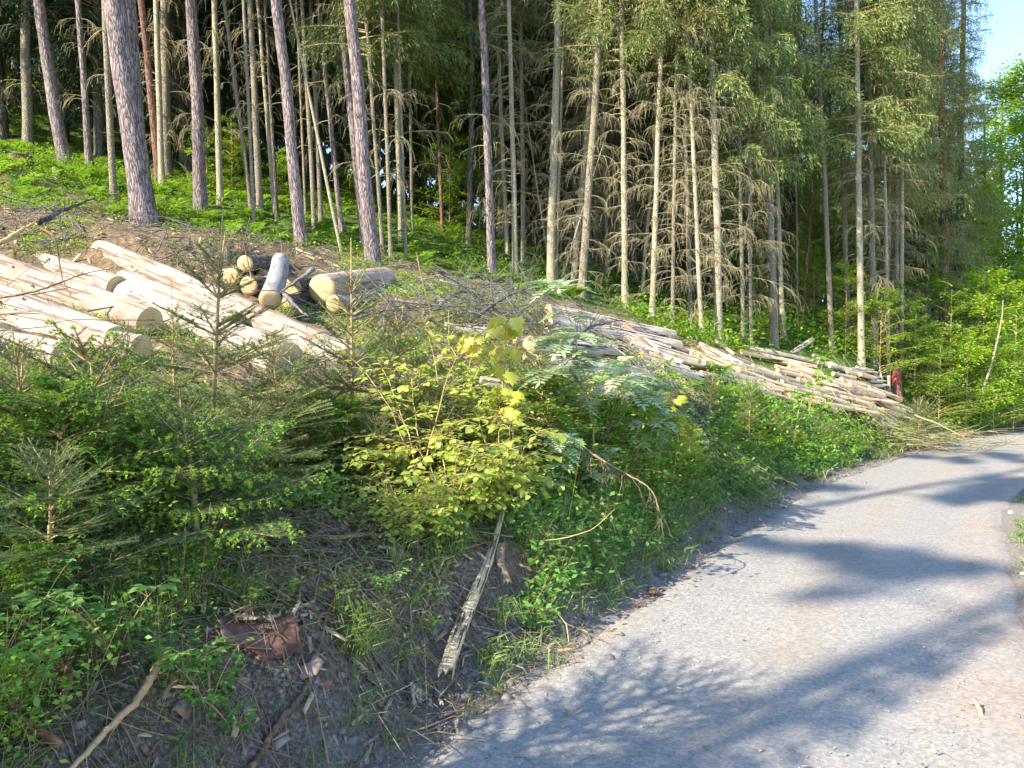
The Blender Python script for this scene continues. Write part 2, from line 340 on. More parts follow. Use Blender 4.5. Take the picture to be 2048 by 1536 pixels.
def roadmat():
    m,nt,b,o=base('gravel_road'); v=coords(nt)
    at_=nt.nodes.new('ShaderNodeAttribute'); at_.attribute_name='across'
    vo=tex(nt,'ShaderNodeTexVoronoi',75,v,Randomness=1.0)
    vo2=tex(nt,'ShaderNodeTexVoronoi',150,v)
    n=tex(nt,'ShaderNodeTexNoise',1.4,v,Detail=7,Roughness=.65); n2=tex(nt,'ShaderNodeTexNoise',30,v,Detail=5,Roughness=.75)
    sp=nt.nodes.new('ShaderNodeSeparateColor'); nt.links.new(vo.outputs['Color'],sp.inputs[0])
    c=ramp(nt,sp.outputs[0],[(0,(.18,.17,.16)),(.6,(.28,.265,.25)),(1,(.40,.375,.35))])
    c=mixc(nt,.45,c,ramp(nt,n2.outputs[0],[(.3,(.19,.185,.183)),(.7,(.35,.335,.325))]))
    # brown needle litter on the crown of the road and along its edges
    w_=nt.nodes.new('ShaderNodeMath'); w_.operation='MULTIPLY_ADD'; nt.links.new(n.outputs[0],w_.inputs[0]); w_.inputs[1].default_value=.9; nt.links.new(at_.outputs['Fac'],w_.inputs[2])
    w2=nt.nodes.new('ShaderNodeMath'); w2.operation='MULTIPLY_ADD'; nt.links.new(n2.outputs[0],w2.inputs[0]); w2.inputs[1].default_value=1.1; nt.links.new(w_.outputs[0],w2.inputs[2])
    f=ramp(nt,w2.outputs[0],[(1.15/2.5,(0,0,0)),(1.75/2.5,(.85,.85,.85))])
    dv=nt.nodes.new('ShaderNodeMath'); dv.operation='MULTIPLY'; dv.inputs[1].default_value=.4; nt.links.new(w2.outputs[0],dv.inputs[0])
    f=ramp(nt,dv.outputs[0],[(.50,(0,0,0)),(.72,(.8,.8,.8))])
    c=mixc(nt,f,c,ramp(nt,n2.outputs[0],[(.35,(.17,.115,.08)),(.6,(.40,.29,.20))]))
    nt.links.new(c,b.inputs['Base Color']); b.inputs['Roughness'].default_value=.8; b.inputs['Specular IOR Level'].default_value=.3
    s=nt.nodes.new('ShaderNodeMath'); s.operation='MULTIPLY_ADD'; nt.links.new(n2.outputs[0],s.inputs[0]); s.inputs[1].default_value=.35; nt.links.new(vo.outputs['Distance'],s.inputs[2])
    bump(nt,b,s.outputs[0],.25,.004); return m
M['road']=roadmat()
# ------------------------------------------------------------ ground and road
th=np.concatenate([np.linspace(-math.pi,-R(52),60,endpoint=False),np.linspace(-R(52),R(46),760,endpoint=False),np.linspace(R(46),math.pi,60,endpoint=False)])
rr=np.geomspace(.6,140,470)
TT,RR=np.meshgrid(th,rr); X=RR*np.sin(TT); Y=RR*np.cos(TT)
Z,S=H(X,Y,True); ROADM=(S<-.04)&(S>-(ROADW-.04)); Z=np.where(ROADM,Z-.02,Z)
mb=MB(); nr,ncl=X.shape
i=np.arange(nr-1)[:,None]*ncl; j=np.arange(ncl)[None]; j2=(j+1)%ncl
mb.add(np.stack([X,Y,Z],-1).reshape(-1,3),np.stack([i+j,i+ncl+j,i+ncl+j2,i+j2],-1).reshape(-1,4)[:, ::-1])
mb.add([[x*.62,y*.62,-.03] for x,y in zip(np.sin(th[::8]),np.cos(th[::8]))],[list(range(len(th[::8])))[::-1]])
me=mb.mesh('ground',M['ground'],True)
def attr(me,name,val):
    a=me.attributes.new(name,'FLOAT','POINT'); v=np.zeros(len(me.vertices),np.float32); v[:len(val)]=val; a.data.foreach_set('value',v)
D_=np.hypot(X,Y)
# litter and slash between logs and trees, green inside the wood and on the bank
def greenmask(x,y,s):
    g=.30+.5*sstep(12.2,14.5,y-.12*np.minimum(x,0)*0-.15*np.maximum(x,0))      # green under the trees
    g=g+.25*sstep(.25,.7,s)*(1-sstep(1.2,2.6,s))-.12*sstep(.2,.9,fbm(x*.5,y*.5,3,31))
    g=np.where(s<0,.55,g); return g
attr(me,'green',greenmask(X,Y,S).ravel()*1.0)
soil=(1-sstep(.35,.75,S+(vnoise(X*2.3,Y*2.3,8)-.5)*.6))*(S>-ROADW+.05)+ (sstep(.2,.8,vnoise(X*.9,Y*.9,41))*.0)
attr(me,'soil',np.clip(soil,0,1).ravel())
attr(me,'dust',np.exp(-(np.clip(S-.0,0,9)/.24)**2).ravel()*(S.ravel()>-ROADW-.3))
g=link('ground',me); tag(g,kind='structure')
# road sheet: rows across from left edge to right edge
dE=np.gradient(EC,axis=0); nE=np.stack([dE[:,1],-dE[:,0]],1); nE=unit(nE)
Lc=np.concatenate([[0],np.cumsum(np.hypot(*np.diff(EC,axis=0).T))])
tt=np.concatenate([np.arange(0,8,.2),np.arange(8,26,.05),np.arange(26,Lc[-1],.3)])
ex=np.interp(tt,Lc,EC[:,0]); ey=np.interp(tt,Lc,EC[:,1]); nx=np.interp(tt,Lc,nE[:,0]); ny=np.interp(tt,Lc,nE[:,1])
al=np.linspace(-.0,1,70)
wl=.0+(fbm(tt*2.3,tt*0,4,77)-.5)*.14; wr=ROADW+(fbm(tt*1.1,tt*0+5,4,78)-.5)*.25
off=wl[:,None]+(wr-wl)[:,None]*al[None]
RX=ex[:,None]+nx[:,None]*off; RY=ey[:,None]+ny[:,None]*off
wearz=-.018*np.exp(-((off-.5)/.25)**2)-.018*np.exp(-((off-1.6)/.25)**2)
RZ=rz(RY)+.012+wearz+(fbm(RX*5,RY*5,3,12)-.45)*.012
RZ-=.022*(1-sstep(0,.14,off-wl[:,None]))+.03*(1-sstep(0,.14,wr[:,None]-off)); RZ[:,0]-=.03; RZ[:,-1]-=.03
mb=MB(); a_,b_=RX.shape; i=np.arange(a_-1)[:,None]*b_; j=np.arange(b_-1)[None]
mb.add(np.stack([RX,RY,RZ],-1).reshape(-1,3),np.stack([i+j,i+j+1,i+b_+j+1,i+b_+j],-1).reshape(-1,4)[:,::-1])
me=mb.mesh('road',M['road'],True)
attr(me,'across',(.36*np.exp(-((off-.95)/.26)**2)+.46*sstep(.9,ROADW,off)+.35*(1-sstep(0,.35,off))).ravel())
tag(link('road',me),kind='structure')
# ------------------------------------------------------------ trees
def arc(P,az,el0,el1,L,n=7,sag=1.0):
    """curve leaving P at elevation el0, bending to el1"""
    t=np.linspace(0,1,n); el=el0+(el1-el0)*t**sag; ds=L/(n-1)
    d=np.stack([np.cos(el)*math.cos(az),np.cos(el)*math.sin(az),np.sin(el)],1)
    return np.vstack([[P],P+np.cumsum(d[:-1]*ds,axis=0)])
def dead_proto(seed,z0,z1,Lm,step=.24,drop=1.1,side=None):
    r=np.random.default_rng(seed); mb=MB(); z=z0; a0=0
    S0=[];S1=[];W=[]
    while z<z1:
        for q in range(r.integers(1,5)):
            az=r.uniform(0,6.283); L=Lm*r.choice([1,1,1,.5])*r.uniform(.5,1.15)*(1-.35*max(0,(z-z0)/(z1-z0)-.5))
            P=arc(np.array([0,0,z+r.uniform(-.1,.1)]),az,R(r.uniform(-15,30)),R(r.uniform(-62,-5)),L,7,drop)
            addtube(mb,P,np.linspace(.009,.003,7),3)
            n=int(L/.065); t=r.uniform(.25,1,n)*6; k=np.minimum(t.astype(int),5); fr=(t-k)[:,None]
            B=P[k]*(1-fr)+P[k+1]*fr; T=unit(P[k+1]-P[k])
            sd_=np.cross(T,[0,0,1.])*r.choice([-1,1],n)[:,None]
            d=unit(T*.7+sd_*r.uniform(.2,.8,(n,1))+np.array([0,0,-1])*r.uniform(.1,.8,(n,1)))
            l=r.uniform(.08,.28,(n,1)); E_=B+d*l; S0.append(B);S1.append(E_);W.append(np.full(n,.0035))
            E2=E_+unit(d*.5+np.array([0,0,-1.]))*l*.8; S0.append(E_);S1.append(E2);W.append(np.full(n,.0026))
        z+=step*r.uniform(.5,1.4)
    strips(mb,np.vstack(S0),np.vstack(S1),np.concatenate(W),0,r)
    return mb.mesh('dead_branches',M['dead'])
def spruce_proto(seed,z0,z1,Lm,mat,step=.30,hang=.36,nh=25,leaf=.055,droop=-38,cone=True):
    """foliage that hangs from arching boughs; z is height above the base"""
    r=np.random.default_rng(seed); mb=MB(); z=z0; Ps=[];Xs=[];Ss=[]
    while z<z1:
        f=(z-z0)/(z1-z0); Lz=Lm*((1-f)**.7 if cone else 1)*r.uniform(.8,1.1)+.15
        for q in range(r.integers(4,7)):
            az=r.uniform(0,6.283); L=Lz*r.uniform(.55,1.1)
            P=arc(np.array([0,0,z+r.uniform(-.12,.12)]),az,R(r.uniform(0,22)),R(r.uniform(droop,droop+30)),L,7,.8)
            addtube(mb,P,np.linspace(.018,.005,7),3,1)
            n=max(4,int(L*nh)); t=r.uniform(.18,1,n)*6; k=np.minimum(t.astype(int),5); fr=(t-k)[:,None]
            B=P[k]*(1-fr)+P[k+1]*fr; T=unit(P[k+1]-P[k]); sdv=np.cross(T,[0,0,1.])*r.choice([-1,1],n)[:,None]
            hl=hang*r.uniform(.35,1.15,n)
            m=9
            for w in range(m):
                tw=(w+r.uniform(0,1,n))/m; s_=np.minimum(tw,.35)/.35
                pos=B+sdv*(hl*.55*np.sin(s_*1.3))[:,None]+T*(hl*.25*s_)[:,None]-np.array([0,0,1.])*(hl*(tw**1.3))[:,None]+r.normal(0,.02,(n,3))
                X=unit(sdv*(.8-tw[:,None]*.6)+T*.4-np.array([0,0,1.])*(tw[:,None]*1.1)+r.normal(0,.3,(n,3)))
                Ps.append(pos);Xs.append(X);Ss.append(leaf*r.uniform(.7,1.5,n))
            n2=int(L*60); t=r.uniform(.3,1,n2)*6; k=np.minimum(t.astype(int),5); fr=(t-k)[:,None]
            B=P[k]*(1-fr)+P[k+1]*fr; T=unit(P[k+1]-P[k]); Ps.append(B+r.normal(0,.03,(n2,3))); Xs.append(unit(T+r.normal(0,.6,(n2,3)))); Ss.append(leaf*1.1*r.uniform(.7,1.3,n2))
        z+=step*r.uniform(.7,1.3)
    P=np.vstack(Ps);X=np.vstack(Xs);S_=np.concatenate(Ss)
    Tm=([(0,0,0),(.5,.12,.0),(1.35,0,0),(.5,-.12,0)],[[[0,1,2,3]]])
    inst(mb,*Tm,P,X,rdir(len(P),r),S_)
    return mb.mesh('crown',[mat,M['twig']])
def pine_proto(seed,z0,z1,Lm,mat):
    r=np.random.default_rng(seed); mb=MB(); z=z0; Ps=[];Xs=[]
    while z<z1:
        az=r.uniform(0,6.283); L=Lm*r.uniform(.6,1.1)
        P=arc(np.array([0,0,z]),az,R(r.uniform(0,35)),R(r.uniform(-25,20)),L,7)
        addtube(mb,P,np.linspace(.035,.01,7),4,1)
        for q in range(9):
            k=r.integers(2,7); c=P[k]; az2=az+r.uniform(-1.2,1.2); Q=arc(c,az2,R(r.uniform(-10,40)),R(-10),L*.35,5); addtube(mb,Q,.006,3,1)
            n=150; t=r.uniform(.3,1,n)*4; kk=np.minimum(t.astype(int),3); B=Q[kk]+(Q[kk+1]-Q[kk])*(t-kk)[:,None]
            T=unit(Q[kk+1]-Q[kk]); Ps.append(B+r.normal(0,.07,(n,3))); Xs.append(unit(T*.5+rdir(n,r)+[0,0,.2]))
        z+=r.uniform(.25,.6)
    P=np.vstack(Ps);X=np.vstack(Xs); inst(mb,*LEAF,P,X,rdir(len(P),r),.11*r.uniform(.7,1.3,len(P)))
    return mb.mesh('crown',[mat,M['twig']])
def leaf_proto(seed,Ht,Rd,nb,nl,size,mat,z0=.1,tmpl=LEAF,flat=.25):
    """deciduous: layered sprays of flat leaves"""
    r=np.random.default_rng(seed); mb=MB(); Ps=[];Xs=[];Ys=[]
    for q in range(nb):
        f=r.uniform(z0,1); z=Ht*f; az=r.uniform(0,6.283); L=Rd*(1.05-f*.75)*r.uniform(.6,1.15)
        P=arc(np.array([0,0,z]),az,R(r.uniform(15,45)),R(r.uniform(-15,15)),L,6); addtube(mb,P,np.linspace(.012,.003,6)*max(1,Ht/4),3,1)
        n=nl; t=r.uniform(.15,1.02,n)*5; k=np.minimum(t.astype(int),4); B=P[k]+(P[k+1]-P[k])*(t-k)[:,None]; T=unit(P[k+1]-P[k]); sdv=np.cross(T,[0,0,1.])
        o=r.uniform(-1,1,n)[:,None]*(L*.33*(1-abs(t/5-.5)))[:,None]
        Ps.append(B+sdv*o+np.array([0,0,1.])*(r.normal(0,.05*Ht/3,n)[:,None]-abs(o)*.12)); Xs.append(unit(T+sdv*np.sign(o)*.8+[0,0,-.25]+r.normal(0,.3,(n,3)))); Ys.append(np.cross([0,0,1.],T)+r.normal(0,flat,(n,3)))
    P=np.vstack(Ps);X=np.vstack(Xs);Y_=np.vstack(Ys)
    inst(mb,*tmpl,P,X,Y_,size*r.uniform(.6,1.3,len(P)))
    return mb.mesh('crown',[mat,M['twig']])
DEAD=[dead_proto(11,.6,11,.88,.21),dead_proto(12,.3,11,.72,.23),dead_proto(13,1.0,9.5,.80,.34),dead_proto(14,1.5,10,.5,.5)]
SPARSE=[dead_proto(15,1.5,10,.55,.95),dead_proto(16,2.2,10,.75,.8)]
CG=[spruce_proto(21,3.6,15,1.7,M['crown']),spruce_proto(22,4.6,15,1.5,M['crown']),spruce_proto(23,3.0,14,1.9,M['crown_ol'],hang=.5),spruce_proto(24,5.5,16,1.6,M['crown'])]
CH=[spruce_proto(25,4.9,15.5,1.3,M['crown']),spruce_proto(26,5.7,15.5,1.3,M['crown_ol'])]
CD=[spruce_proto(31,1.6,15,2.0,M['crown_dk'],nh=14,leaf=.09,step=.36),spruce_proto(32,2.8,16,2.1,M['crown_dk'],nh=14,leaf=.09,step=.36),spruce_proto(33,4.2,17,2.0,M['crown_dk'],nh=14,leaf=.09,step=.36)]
PINE=[pine_proto(41,10.5,15,1.7,M['crown']),pine_proto(42,5.9,13,1.35,M['crown_br'])]
BEECH=[leaf_proto(51,11,3.2,90,130,.13,M['beech'],.18),leaf_proto(52,3.2,1.5,46,90,.075,M['beech'],.08),leaf_proto(53,3.0,1.5,44,90,.075,M['beech_y'],.08),leaf_proto(54,1.5,.95,30,70,.055,M['beech'],.05),leaf_proto(55,10,3.0,80,120,.13,M['beech_y'],.2),leaf_proto(56,1.3,.9,34,60,.055,M['crown_ol'],.03)]
BUSH=[leaf_proto(57,1.0,.62,75,60,.042,M['beech'],.02,flat=.5),leaf_proto(58,1.0,.55,70,60,.036,M['bilb'],.02,flat=.6),leaf_proto(59,1.0,.6,60,60,.05,M['hazel'],.03,flat=.5)]
def trunkmesh(r0,Ht,k,mat,seed,bend=None,taper=.62,flare=.35,rough=.03):
    r=np.random.default_rng(seed); n=int(max(12,Ht/.3)); z=np.linspace(-.25,Ht,n)
    rad=r0*(1-taper*np.clip(z/Ht,0,1))*(1+flare*np.exp(-np.clip(z+.02,0,9)/.16))
    x=np.zeros(n);y=np.zeros(n)
    ph=r.uniform(0,6,4); am=.012*r0/.12
    x+=am*(np.sin(z*1.1+ph[0])+.6*np.sin(z*2.7+ph[1])); y+=am*(np.sin(z*1.3+ph[2])+.6*np.sin(z*2.3+ph[3]))
    x-=x[1]; y-=y[1]
    if bend is not None: x+=bend[0]*np.sin(np.clip(z/bend[1],0,1)*math.pi)
    mb=MB(); addtube(mb,np.stack([x,y,z],1),rad,k,cap=True,jit=rough,rg=r)
    if r0>.05:      # stubs of broken twigs
        m=int(Ht*2.2); zz=r.uniform(.8,min(Ht,9),m); a=r.uniform(0,6.283,m); rc=np.interp(zz,z,rad); cx=np.interp(zz,z,x); cy=np.interp(zz,z,y)
        D=np.stack([np.cos(a),np.sin(a),r.uniform(-.2,.4,m)],1); P0=np.stack([cx,cy,zz],1)+D*[1,1,0]*rc[:,None]*.8
        strips(mb,P0,P0+D*(rc[:,None]*.3+r.uniform(.02,.12,(m,1))),.008,0,r)
    return mb.mesh('trunk',mat,True)
def tree(name,label,cat,bp,tp,wpx,mat,dead=None,crown=None,grp='trees of the forest edge',bend=None,Ht=15,cs=1,ds=1,k=12,seed=0,yaw=None,flare=.35,mid=None,dpt=None):
    """bp base pixel, tp a second pixel on the trunk: their true positions are on the ground and above it"""
    B=hit(*bp) if dpt is None else at(bp[0],bp[1],dpt)
    T=at(tp[0],tp[1],B[1]); d=unit(T-B); d=unit(d+np.array([0,.02*math.sin(seed*7.3),0]))
    r0=wpx/F*B[1]/2*1.02
    e=bpy.data.objects.new(name,None); col.objects.link(e); e.location=B; e.empty_display_size=.3
    q=Vector((0,0,1)).rotation_difference(Vector(d)); e.rotation_mode='QUATERNION'; e.rotation_quaternion=q
    tag(e,label,cat,grp)
    link('trunk',trunkmesh(r0,Ht,k,mat,seed+100,bend,flare=flare),e)
    yw=seed*2.4 if yaw is None else yaw
    for me,nm,sc in((dead,'dead_branches',ds),(crown,'crown',cs)):
        if me is not None:
            c=link(nm,me,e); c.rotation_euler=(0,0,yw); c.scale=(sc,sc,1)
    return e
P_,S_,L_=M['pine'],M['spruce'],M['pale']; RP,DB=M['redpine'],M['darkbark']
TREES=[ # kind,label,(base),(second point),width px,material,dead,crown,bend
('spruce_tree','thin spruce trunk at the very left edge of the photo, against the dark wood',(9,277),(5,0),8,S_,None,CD[1],None,0),
('pine_tree','bare pine with a bow-shaped sunlit trunk, first thick trunk from the left edge',(132,326),(102,0),23,P_,None,PINE[0],(-.28,6),0),
('pine_tree','straight slim pine between the bow-shaped pine and the grey spruce at far left',(179,337),(154,0),13,P_,SPARSE[0],PINE[0],None,0),
('spruce_tree','slim grey spruce trunk standing just left of the thickest pine',(228,414),(211,0),13,S_,SPARSE[1],CG[3],None,0),
('pine_tree','thickest pine of all, big scaly grey trunk leaning left in the foreground of the wood',(289,452),(228,0),45,P_,None,PINE[0],None,0),
('pine_tree','brown pine trunk tucked directly behind the thickest pine, upper part showing on its right',(286,441),(256,0),34,P_,None,PINE[0],None,0),
('pine_tree','slim reddish pine trunk touching the pale dry spruce right of the thickest pine',(319,372),(284,0),14,RP,SPARSE[0],PINE[0],None,0),
('spruce_tree','pale yellowish spruce trunk with a few curled dead twigs, in front of a reddish pine',(325,380),(308,0),12,L_,SPARSE[1],CG[3],None,0),
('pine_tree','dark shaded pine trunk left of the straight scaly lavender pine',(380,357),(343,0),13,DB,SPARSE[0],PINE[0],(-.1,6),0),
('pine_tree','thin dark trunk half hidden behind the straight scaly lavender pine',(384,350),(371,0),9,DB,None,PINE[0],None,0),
('pine_tree','straight scaly lavender pine with a sunlit patch low on its trunk',(402,418),(383,0),24,P_,SPARSE[0],PINE[0],None,0),
('spruce_tree','sunlit yellowish spruce pole behind the broken stub on the slope',(441,410),(434,40),12,L_,SPARSE[0],CG[0],None,0),
('spruce_tree','narrow leaning spruce pole right of the sunlit yellowish one, foliage hanging at its top',(503,425),(462,100),8,S_,DEAD[3],CG[1],None,0),
('spruce_tree','very thin pole reaching furthest down the slope left of the lavender middle pine',(509,465),(491,100),7,S_,None,CG[3],None,0),
('spruce_tree','brownish spruce trunk behind the very thin pole',(521,430),(502,100),13,S_,DEAD[3],CG[1],None,0),
('spruce_tree','thin yellow stem with curly dead twigs, middle of the left half',(549,425),(520,80),8,L_,DEAD[3],CG[0],None,0),
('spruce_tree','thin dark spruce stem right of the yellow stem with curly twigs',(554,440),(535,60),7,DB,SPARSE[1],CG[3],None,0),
('pine_tree','leaning scaly lavender pine just above the stack of sawn log ends',(603,492),(555,0),23,P_,None,PINE[0],None,0),
('spruce_tree','very thin pole right against the lavender pine above the log stack',(612,455),(598,100),5,S_,None,CG[1],None,0),
('spruce_tree','slender spruce between the lavender pine and the leaning pale pole, left one of two',(629,463),(606,60),9,S_,DEAD[3],CG[0],None,0),
('spruce_tree','slender spruce between the lavender pine and the leaning pale pole, right one of two',(642,445),(622,60),9,S_,SPARSE[0],CG[1],None,0),
('pine_tree','dark slim pine trunk behind the leaning pale pole',(684,470),(640,60),10,P_,SPARSE[1],PINE[0],None,0),
('pine_tree','rear one of the crossing pair of tall pines in the left centre',(731,500),(676,0),16,P_,SPARSE[0],PINE[0],None,0),
('pine_tree','front one of the crossing pair of tall pines, thick base lit by the sun',(746,528),(700,0),27,P_,None,PINE[0],None,0),
('spruce_tree','first slim spruce right of the crossing pair of pines',(766,512),(733,50),8,S_,DEAD[3],CG[0],None,0),
('spruce_tree','second slim spruce right of the crossing pair, standing lowest on the slope',(782,525),(764,50),8,S_,DEAD[2],CG[1],None,0),
('spruce_tree','third slim spruce right of the crossing pair, palest and widest of them',(800,482),(788,20),11,L_,SPARSE[1],CG[2],None,0),
('spruce_tree','fourth slim spruce right of the crossing pair, thin as a wrist',(812,520),(797,80),6,S_,DEAD[2],CG[0],None,0),
('spruce_tree','thin shaded spruce left of the dark gap with the leaf litter clearing',(825,480),(817,60),6,S_,DEAD[0],CG[1],None,0),
('spruce_tree','slim dark spruce with an orange sunlit foot beside the shaded clearing',(885,463),(869,0),7,RP,SPARSE[0],CG[3],None,0),
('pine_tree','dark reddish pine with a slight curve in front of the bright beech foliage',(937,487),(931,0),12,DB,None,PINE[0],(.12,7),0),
('pine_tree','smooth lavender pine standing alone in the centre of the photo',(985,561),(962,0),17,P_,SPARSE[0],PINE[0],None,0),
('dead_spruce_tree','thin dry spruce right behind the lone lavender pine',(1014,508),(993,0),9,L_,DEAD[3],CG[0],None,0),
('dead_spruce_tree','dry yellowish spruce with ladders of drooping bare branches right of the lone lavender pine',(1031,547),(1018,0),11,L_,DEAD[0],None,None,0),
('dead_spruce_tree','grey dry spruce at the back between the two yellow ones in the centre',(1047,530),(1042,60),10,S_,DEAD[2],CG[1],None,0),
('dead_spruce_tree','broad pale dry spruce, thickest trunk with drooping bare branches in the centre',(1102,571),(1116,0),17,L_,DEAD[0],None,None,0),
('dead_spruce_tree','thin dry stem hugging the right side of the broad pale spruce',(1112,560),(1127,80),6,L_,DEAD[2],None,None,0),
('dead_spruce_tree','dry spruce leaning right, first of the two slanting trunks',(1146,567),(1190,80),12,L_,DEAD[1],CG[3],None,0),
('dead_spruce_tree','thick trunk slanting right with a bright mossy foot behind the pale rowan sapling',(1163,595),(1203,0),16,S_,DEAD[1],CG[1],None,0),
('dead_spruce_tree','slim dry spruce right of the two slanting trunks',(1215,570),(1205,60),8,S_,DEAD[0],CG[0],None,0),
('dead_spruce_tree','straight dry spruce with orange tinted foot between the slanting trunks and the forked pair',(1250,621),(1243,0),12,L_,DEAD[1],CG[0],None,0),
('dead_spruce_tree','left one of the pair of dry trunks that cross, covered in drooping twigs',(1284,590),(1318,140),7,L_,DEAD[0],None,None,0),
('dead_spruce_tree','right one of the pair of dry trunks that cross, brightly lit',(1304,637),(1321,100),11,L_,DEAD[0],CG[1],None,0),
('dead_spruce_tree','slender dry spruce at the head of the grey log stack',(1345,650),(1352,120),8,S_,DEAD[1],CG[0],None,0),
('dead_spruce_tree','slim grey spruce left of the tallest bright trunk, first of two',(1381,655),(1366,60),9,S_,DEAD[1],CG[3],None,0),
('dead_spruce_tree','slim yellowish spruce left of the tallest bright trunk, second of two',(1404,672),(1378,60),9,L_,DEAD[0],CG[1],None,0),
('spruce_tree','tall bright spruce trunk reaching the top edge above the short orange logs',(1438,683),(1422,0),16,L_,DEAD[2],CG[3],None,0),
('spruce_tree','narrow spruce right of the tall bright trunk, first of a close pair',(1486,692),(1472,60),8,S_,DEAD[2],CG[0],None,0),
('spruce_tree','narrow spruce right of the tall bright trunk, second of a close pair',(1502,691),(1490,60),8,S_,DEAD[2],CG[1],None,0),
('pine_tree','dark red pine trunk set back in the wood behind the narrow spruces',(1526,617),(1511,120),11,RP,None,CG[3],None,0),
('spruce_tree','thick smooth grey spruce trunk behind the leaning cut pole',(1548,693),(1533,60),16,S_,DEAD[2],CG[0],None,0),
('spruce_tree','slim orange-lit spruce just right of the thick smooth grey spruce',(1567,676),(1556,330),10,L_,None,CG[3],None,0),
('spruce_tree','thin pole in the dark gap, left one of two',(1596,650),(1592,100),4,S_,None,CG[1],None,0),
('pine_tree','thin leaning orange-brown pole in the dark gap',(1606,642),(1630,260),6,RP,None,None,None,0),
('spruce_tree','slim leaning spruce in front of the yellow-green gap between the crowns',(1664,703),(1636,200),10,S_,None,CG[3],None,0),
('spruce_tree','brown spruce trunk right of the yellow-green gap',(1695,676),(1679,100),11,S_,DEAD[3],CG[0],None,0),
('spruce_tree','whitest straight spruce trunk, behind the bright young beech leaves',(1723,731),(1716,50),13,L_,DEAD[3],CG[2],None,0),
('spruce_tree','shaded trunk right of the whitest spruce, dry twigs around it',(1749,731),(1744,200),13,S_,DEAD[0],CG[2],None,0),
('spruce_tree','thin trunk in the cluster behind the stump with the red mark, leftmost',(1777,745),(1772,300),7,L_,DEAD[2],CG[1],None,0),
('spruce_tree','thin trunk in the cluster behind the stump with the red mark, middle',(1792,722),(1790,300),9,S_,DEAD[0],CG[2],None,0),
('spruce_tree','thin trunk in the cluster behind the stump with the red mark, rightmost',(1803,742),(1799,300),8,L_,DEAD[3],CG[1],None,0),
('pine_tree','orange-stemmed pine with brownish needle pads near the right edge',(1893,740),(1871,0),15,RP,SPARSE[1],CH[1],None,0),
('spruce_tree','pale grey trunk at the right behind the leafy bushes',(1930,700),(1925,150),12,L_,DEAD[3],CG[2],None,0),
]
for i,(nm,lb,bp,tp,wd,mt,dd,cr,bd,dp) in enumerate(TREES):
    if bp[0]<1460 and cr in CG: cr=CH[i%2]
    if 750<bp[0]<840: dd=SPARSE[i%2]; cr=CG[i%2]
    if 1700<bp[0]<1850: cr=CH[i%2]
    if 1590<bp[0]<1700: cr=None if bp[0]<1680 else CH[1]
    tree(nm,lb,'tree',bp,tp,wd,mt,dd,cr,bend=bd,Ht=15.5,seed=i,k=16 if wd>20 else 9,ds=.8+.5*((i*37)%10)/10,cs=.75+.35*((i*53)%10)/10,grp=('dry spruces with bare branches' if 'dead' in nm else 'pines at the forest edge' if 'pine' in nm else 'green-topped spruces at the forest edge'))
# leaning thin dead pole and slanting stems
tree('dead_pole','thin pale branchless pole leaning left, in front of the dark slim pine','pole',(684,511),(594,65),7,L_,None,None,Ht=6.2,seed=301,grp=None,flare=0)
tree('dead_pole','thin pale pole slanting right between the slanting dry spruces','pole',(1117,578),(1172,400),4,L_,None,None,Ht=3,seed=302,grp=None,flare=0)
tree('dead_pole','orange thin pole slanting left through the dry branches near the centre','pole',(1096,520),(1030,70),4,L_,None,None,Ht=5.6,seed=303,grp=None,flare=0)
# forest behind, each tree its own
rb=np.random.default_rng(99)
BT=[trunkmesh(.13,17,7,DB,500+q) for q in range(3)]+[trunkmesh(.10,16,7,S_,510+q) for q in range(2)]
n=0; PT=[(hit(*t[2])[0],hit(*t[2])[1]) for t in TREES[::3]]; tries=0
def backtree(x,y,crown,dead,name='spruce_tree',label='dark spruce deep in the shaded wood behind the forest edge',grp='shaded spruces deep in the wood',sc=1.,cat='tree'):
    e=bpy.data.objects.new(name,None); col.objects.link(e); e.location=(x,y,hz(x,y)-.05); e.rotation_euler=(rb.normal(0,.02),rb.normal(-.02,.02),rb.uniform(0,6.28)); e.scale=(sc,sc,sc)
    tag(e,label,cat,grp)
    link('trunk',BT[rb.integers(0,5)],e)
    if dead is not None: link('dead_branches',dead,e)
    if crown is not None: link('crown',crown,e)
    return e
while n<140 and tries<5000:
    tries+=1
    y=16+36*rb.uniform()**1.3; u=rb.uniform(-.95,.60); x=u*y
    px=1024+F*u
    if sd(x,y)[0]<2.0 or hill(np.array([x]),np.array([y]))[0]>16: continue
    if px>600 and y<18.5 or px>1500 and y<20: continue
    if 1585<px<1695 and y<40: continue
    if 860<px<960 and y<24: continue
    if any((x-a)**2+(y-b)**2<1.1 for a,b in PT): continue
    PT.append((x,y)); n+=1
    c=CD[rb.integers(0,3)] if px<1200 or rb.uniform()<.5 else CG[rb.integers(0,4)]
    sc=rb.uniform(.85,1.15)
    if px>1880: sc*=.5
    if px>1250 and rb.uniform()<.38: c=None
    backtree(x,y,c,(DEAD+SPARSE)[rb.integers(0,6)] if y<26 else None,sc=sc)
